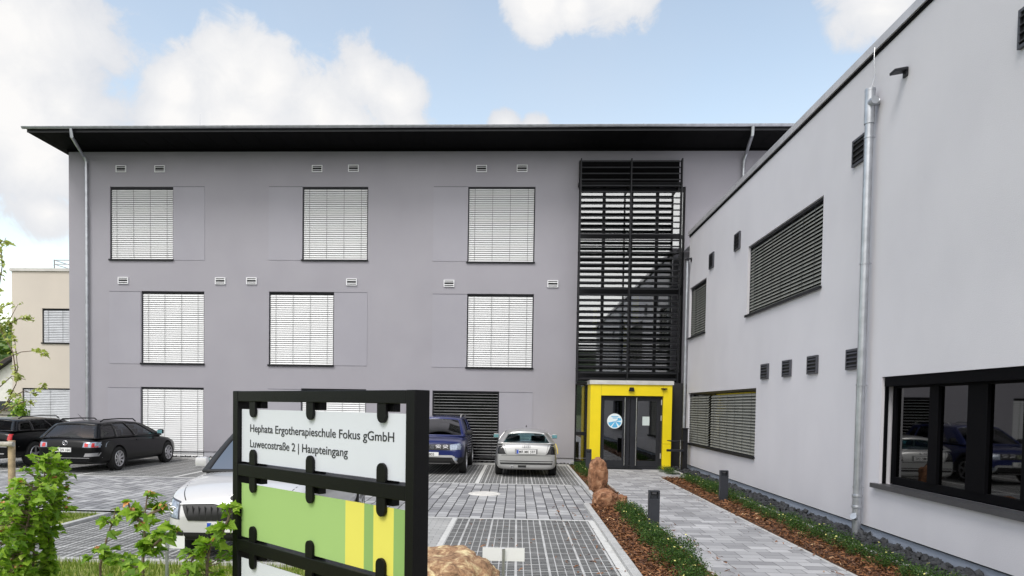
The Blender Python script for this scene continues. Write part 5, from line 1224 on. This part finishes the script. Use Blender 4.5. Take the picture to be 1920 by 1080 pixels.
# ================================================================== FAR BACKGROUND
def hill():
    b = MB(); nx, ny = 70, 14; V_ = []
    for i in range(nx + 1):
        for j in range(ny + 1):
            a = R(-95 + 80 * i / nx); r_ = 95 + 150 * j / ny
            x, y = math.sin(a) * r_, math.cos(a) * r_
            h = 24 * (j / ny) ** .8 * (.75 + .5 * noise.noise(Vector((a * 3, 1, 2)))) + 2.2 * noise.noise(Vector((x * .09, y * .09, 0))) * min(1, j / 3)
            V_.append((x, y, h - .5))
    b.add(V_, [(i * (ny + 1) + j, (i + 1) * (ny + 1) + j, (i + 1) * (ny + 1) + j + 1, i * (ny + 1) + j + 1) for i in range(nx) for j in range(ny)])
    tag(b.build('hill', mat('hill_meadow', (.16, .26, .06), .95, var=.35, vscale=.04), smooth=True), kind='structure')
    rnd = random.Random(21); f = MB()
    for k in range(150):
        a = R(rnd.uniform(-42, -33)); r_ = rnd.uniform(105, 230); x, y = math.sin(a) * r_, math.cos(a) * r_; j = (r_ - 95) / 150
        z = 24 * j ** .8 * (.75 + .5 * noise.noise(Vector((a * 3, 1, 2)))) - .5; s_ = rnd.uniform(2, 4)
        for q in range(60):
            d = Vector((rnd.gauss(0, 1), rnd.gauss(0, 1), rnd.gauss(0, 1))).normalized(); p = Vector((x, y, z + s_ * .9)) + d * s_ * rnd.uniform(.5, 1); w_ = rnd.uniform(.3, .7); u = d.orthogonal().normalized(); v = d.cross(u)
            f.add([p - u * w_, p - v * w_, p + u * w_, p + v * w_], [(0, 1, 2, 3)])
    tag(f.build('woodland', leafmat('hill_tree_leaves', (.05, .10, .02), (.16, .24, .05), (.40, .40, .12), .2), fix=False), 'bright green spring woodland on the hill at the far left', 'woodland', kind='stuff')
hill()
def ringhill():
    b = MB(); V_ = []; n = 120
    for i in range(n + 1):
        a = R(75 + 210 * i / n)
        for (r_, h) in [(120, -.5), (135, 8), (150, 17), (210, 21)]:
            V_.append((math.sin(a) * r_, math.cos(a) * r_, h * (1 + .35 * noise.noise(Vector((a * 6, r_ * .01, 3)))) + (1.2 * noise.noise(Vector((a * 60, 3, r_))) if h > 0 else 0)))
    b.add(V_, [(i * 4 + j, (i + 1) * 4 + j, (i + 1) * 4 + j + 1, i * 4 + j + 1) for i in range(n) for j in range(3)])
    tag(b.build('hill', mat('far_wood', (.03, .05, .018), .95, var=.4, vscale=.2), smooth=True), kind='structure')
ringhill()
hs = thing('village_house', 'small white gabled house with dark roof far at the left edge', 'house', (-33, 42, 0))
gx_ = onY(38, 760, 42); xg = onY(47, 725, 42)
mb = MB(); hw = 5.2; z0, z1 = 2.1, 3.35 + 2.0
cx_ = onY(60, 730, 42).x - (-33)
mb.prism([(-hw, 0), (hw, 0), (hw, 1.6), (0, 5.2), (-hw, 1.6)], (cx_, 0, 0), (1, 0, 0), (0, 0, 1), (0, 1, 0), 9); mb.build('wall', mat('house_white', (.75, .74, .7), .9), hs)
mb = MB()
for s_ in (-1, 1): mb.obox((cx_ + s_ * hw * .53, 4.5, 3.35), Vector((s_ * hw, 0, -3.6)).normalized(), (0, 1, 0), Vector((3.6, 0, s_ * hw)).normalized() * s_, hw * .68, 4.9, .1)
mb.build('roof', mat('house_roof', (.04, .035, .035), .8), hs)
gs = thing('garden_shed', 'low dark-roofed shed in front of the far white house', 'shed', (onY(10, 770, 36).x, 36, 0))
MB().box(-2.2, 1.3, 0, 3, 0, 1.35).build('wall', mat('shed_wall', (.5, .47, .42), .9), gs)
mb = MB(); mb.prism([(-2.5, 1.35), (1.6, 1.35), (.9, 1.8), (-1.8, 1.8)], (0, -.2, 0), (1, 0, 0), (0, 0, 1), (0, 1, 0), 3.4); mb.build('roof', mat('shed_roof', (.03, .035, .04), .7), gs)
# shrub beside the annex
rnd = random.Random(4); bt = thing('garden_shrub', 'yellow-green garden shrub between the far house and the cream annex', 'shrub', (onY(36, 770, 27).x, 27, 0))
f = MB()
for q in range(900):
    d = Vector((rnd.gauss(0, 1), rnd.gauss(0, 1), rnd.gauss(0, 1))).normalized(); p = Vector((0, 0, 1.1)) + Vector((d.x * .35, d.y * .5, d.z * 1.1)) * rnd.uniform(.4, 1); w_ = rnd.uniform(.03, .08); u = d.orthogonal().normalized(); v = d.cross(u)
    f.add([p - u * w_, p - v * w_, p + u * w_, p + v * w_], [(0, 1, 2, 3)])
f.build('crown', MAPLE, bt, fix=False); MB().tube([(0, 0, 0), (0, 0, .8)], .05, 8).build('trunk', BARK, bt)
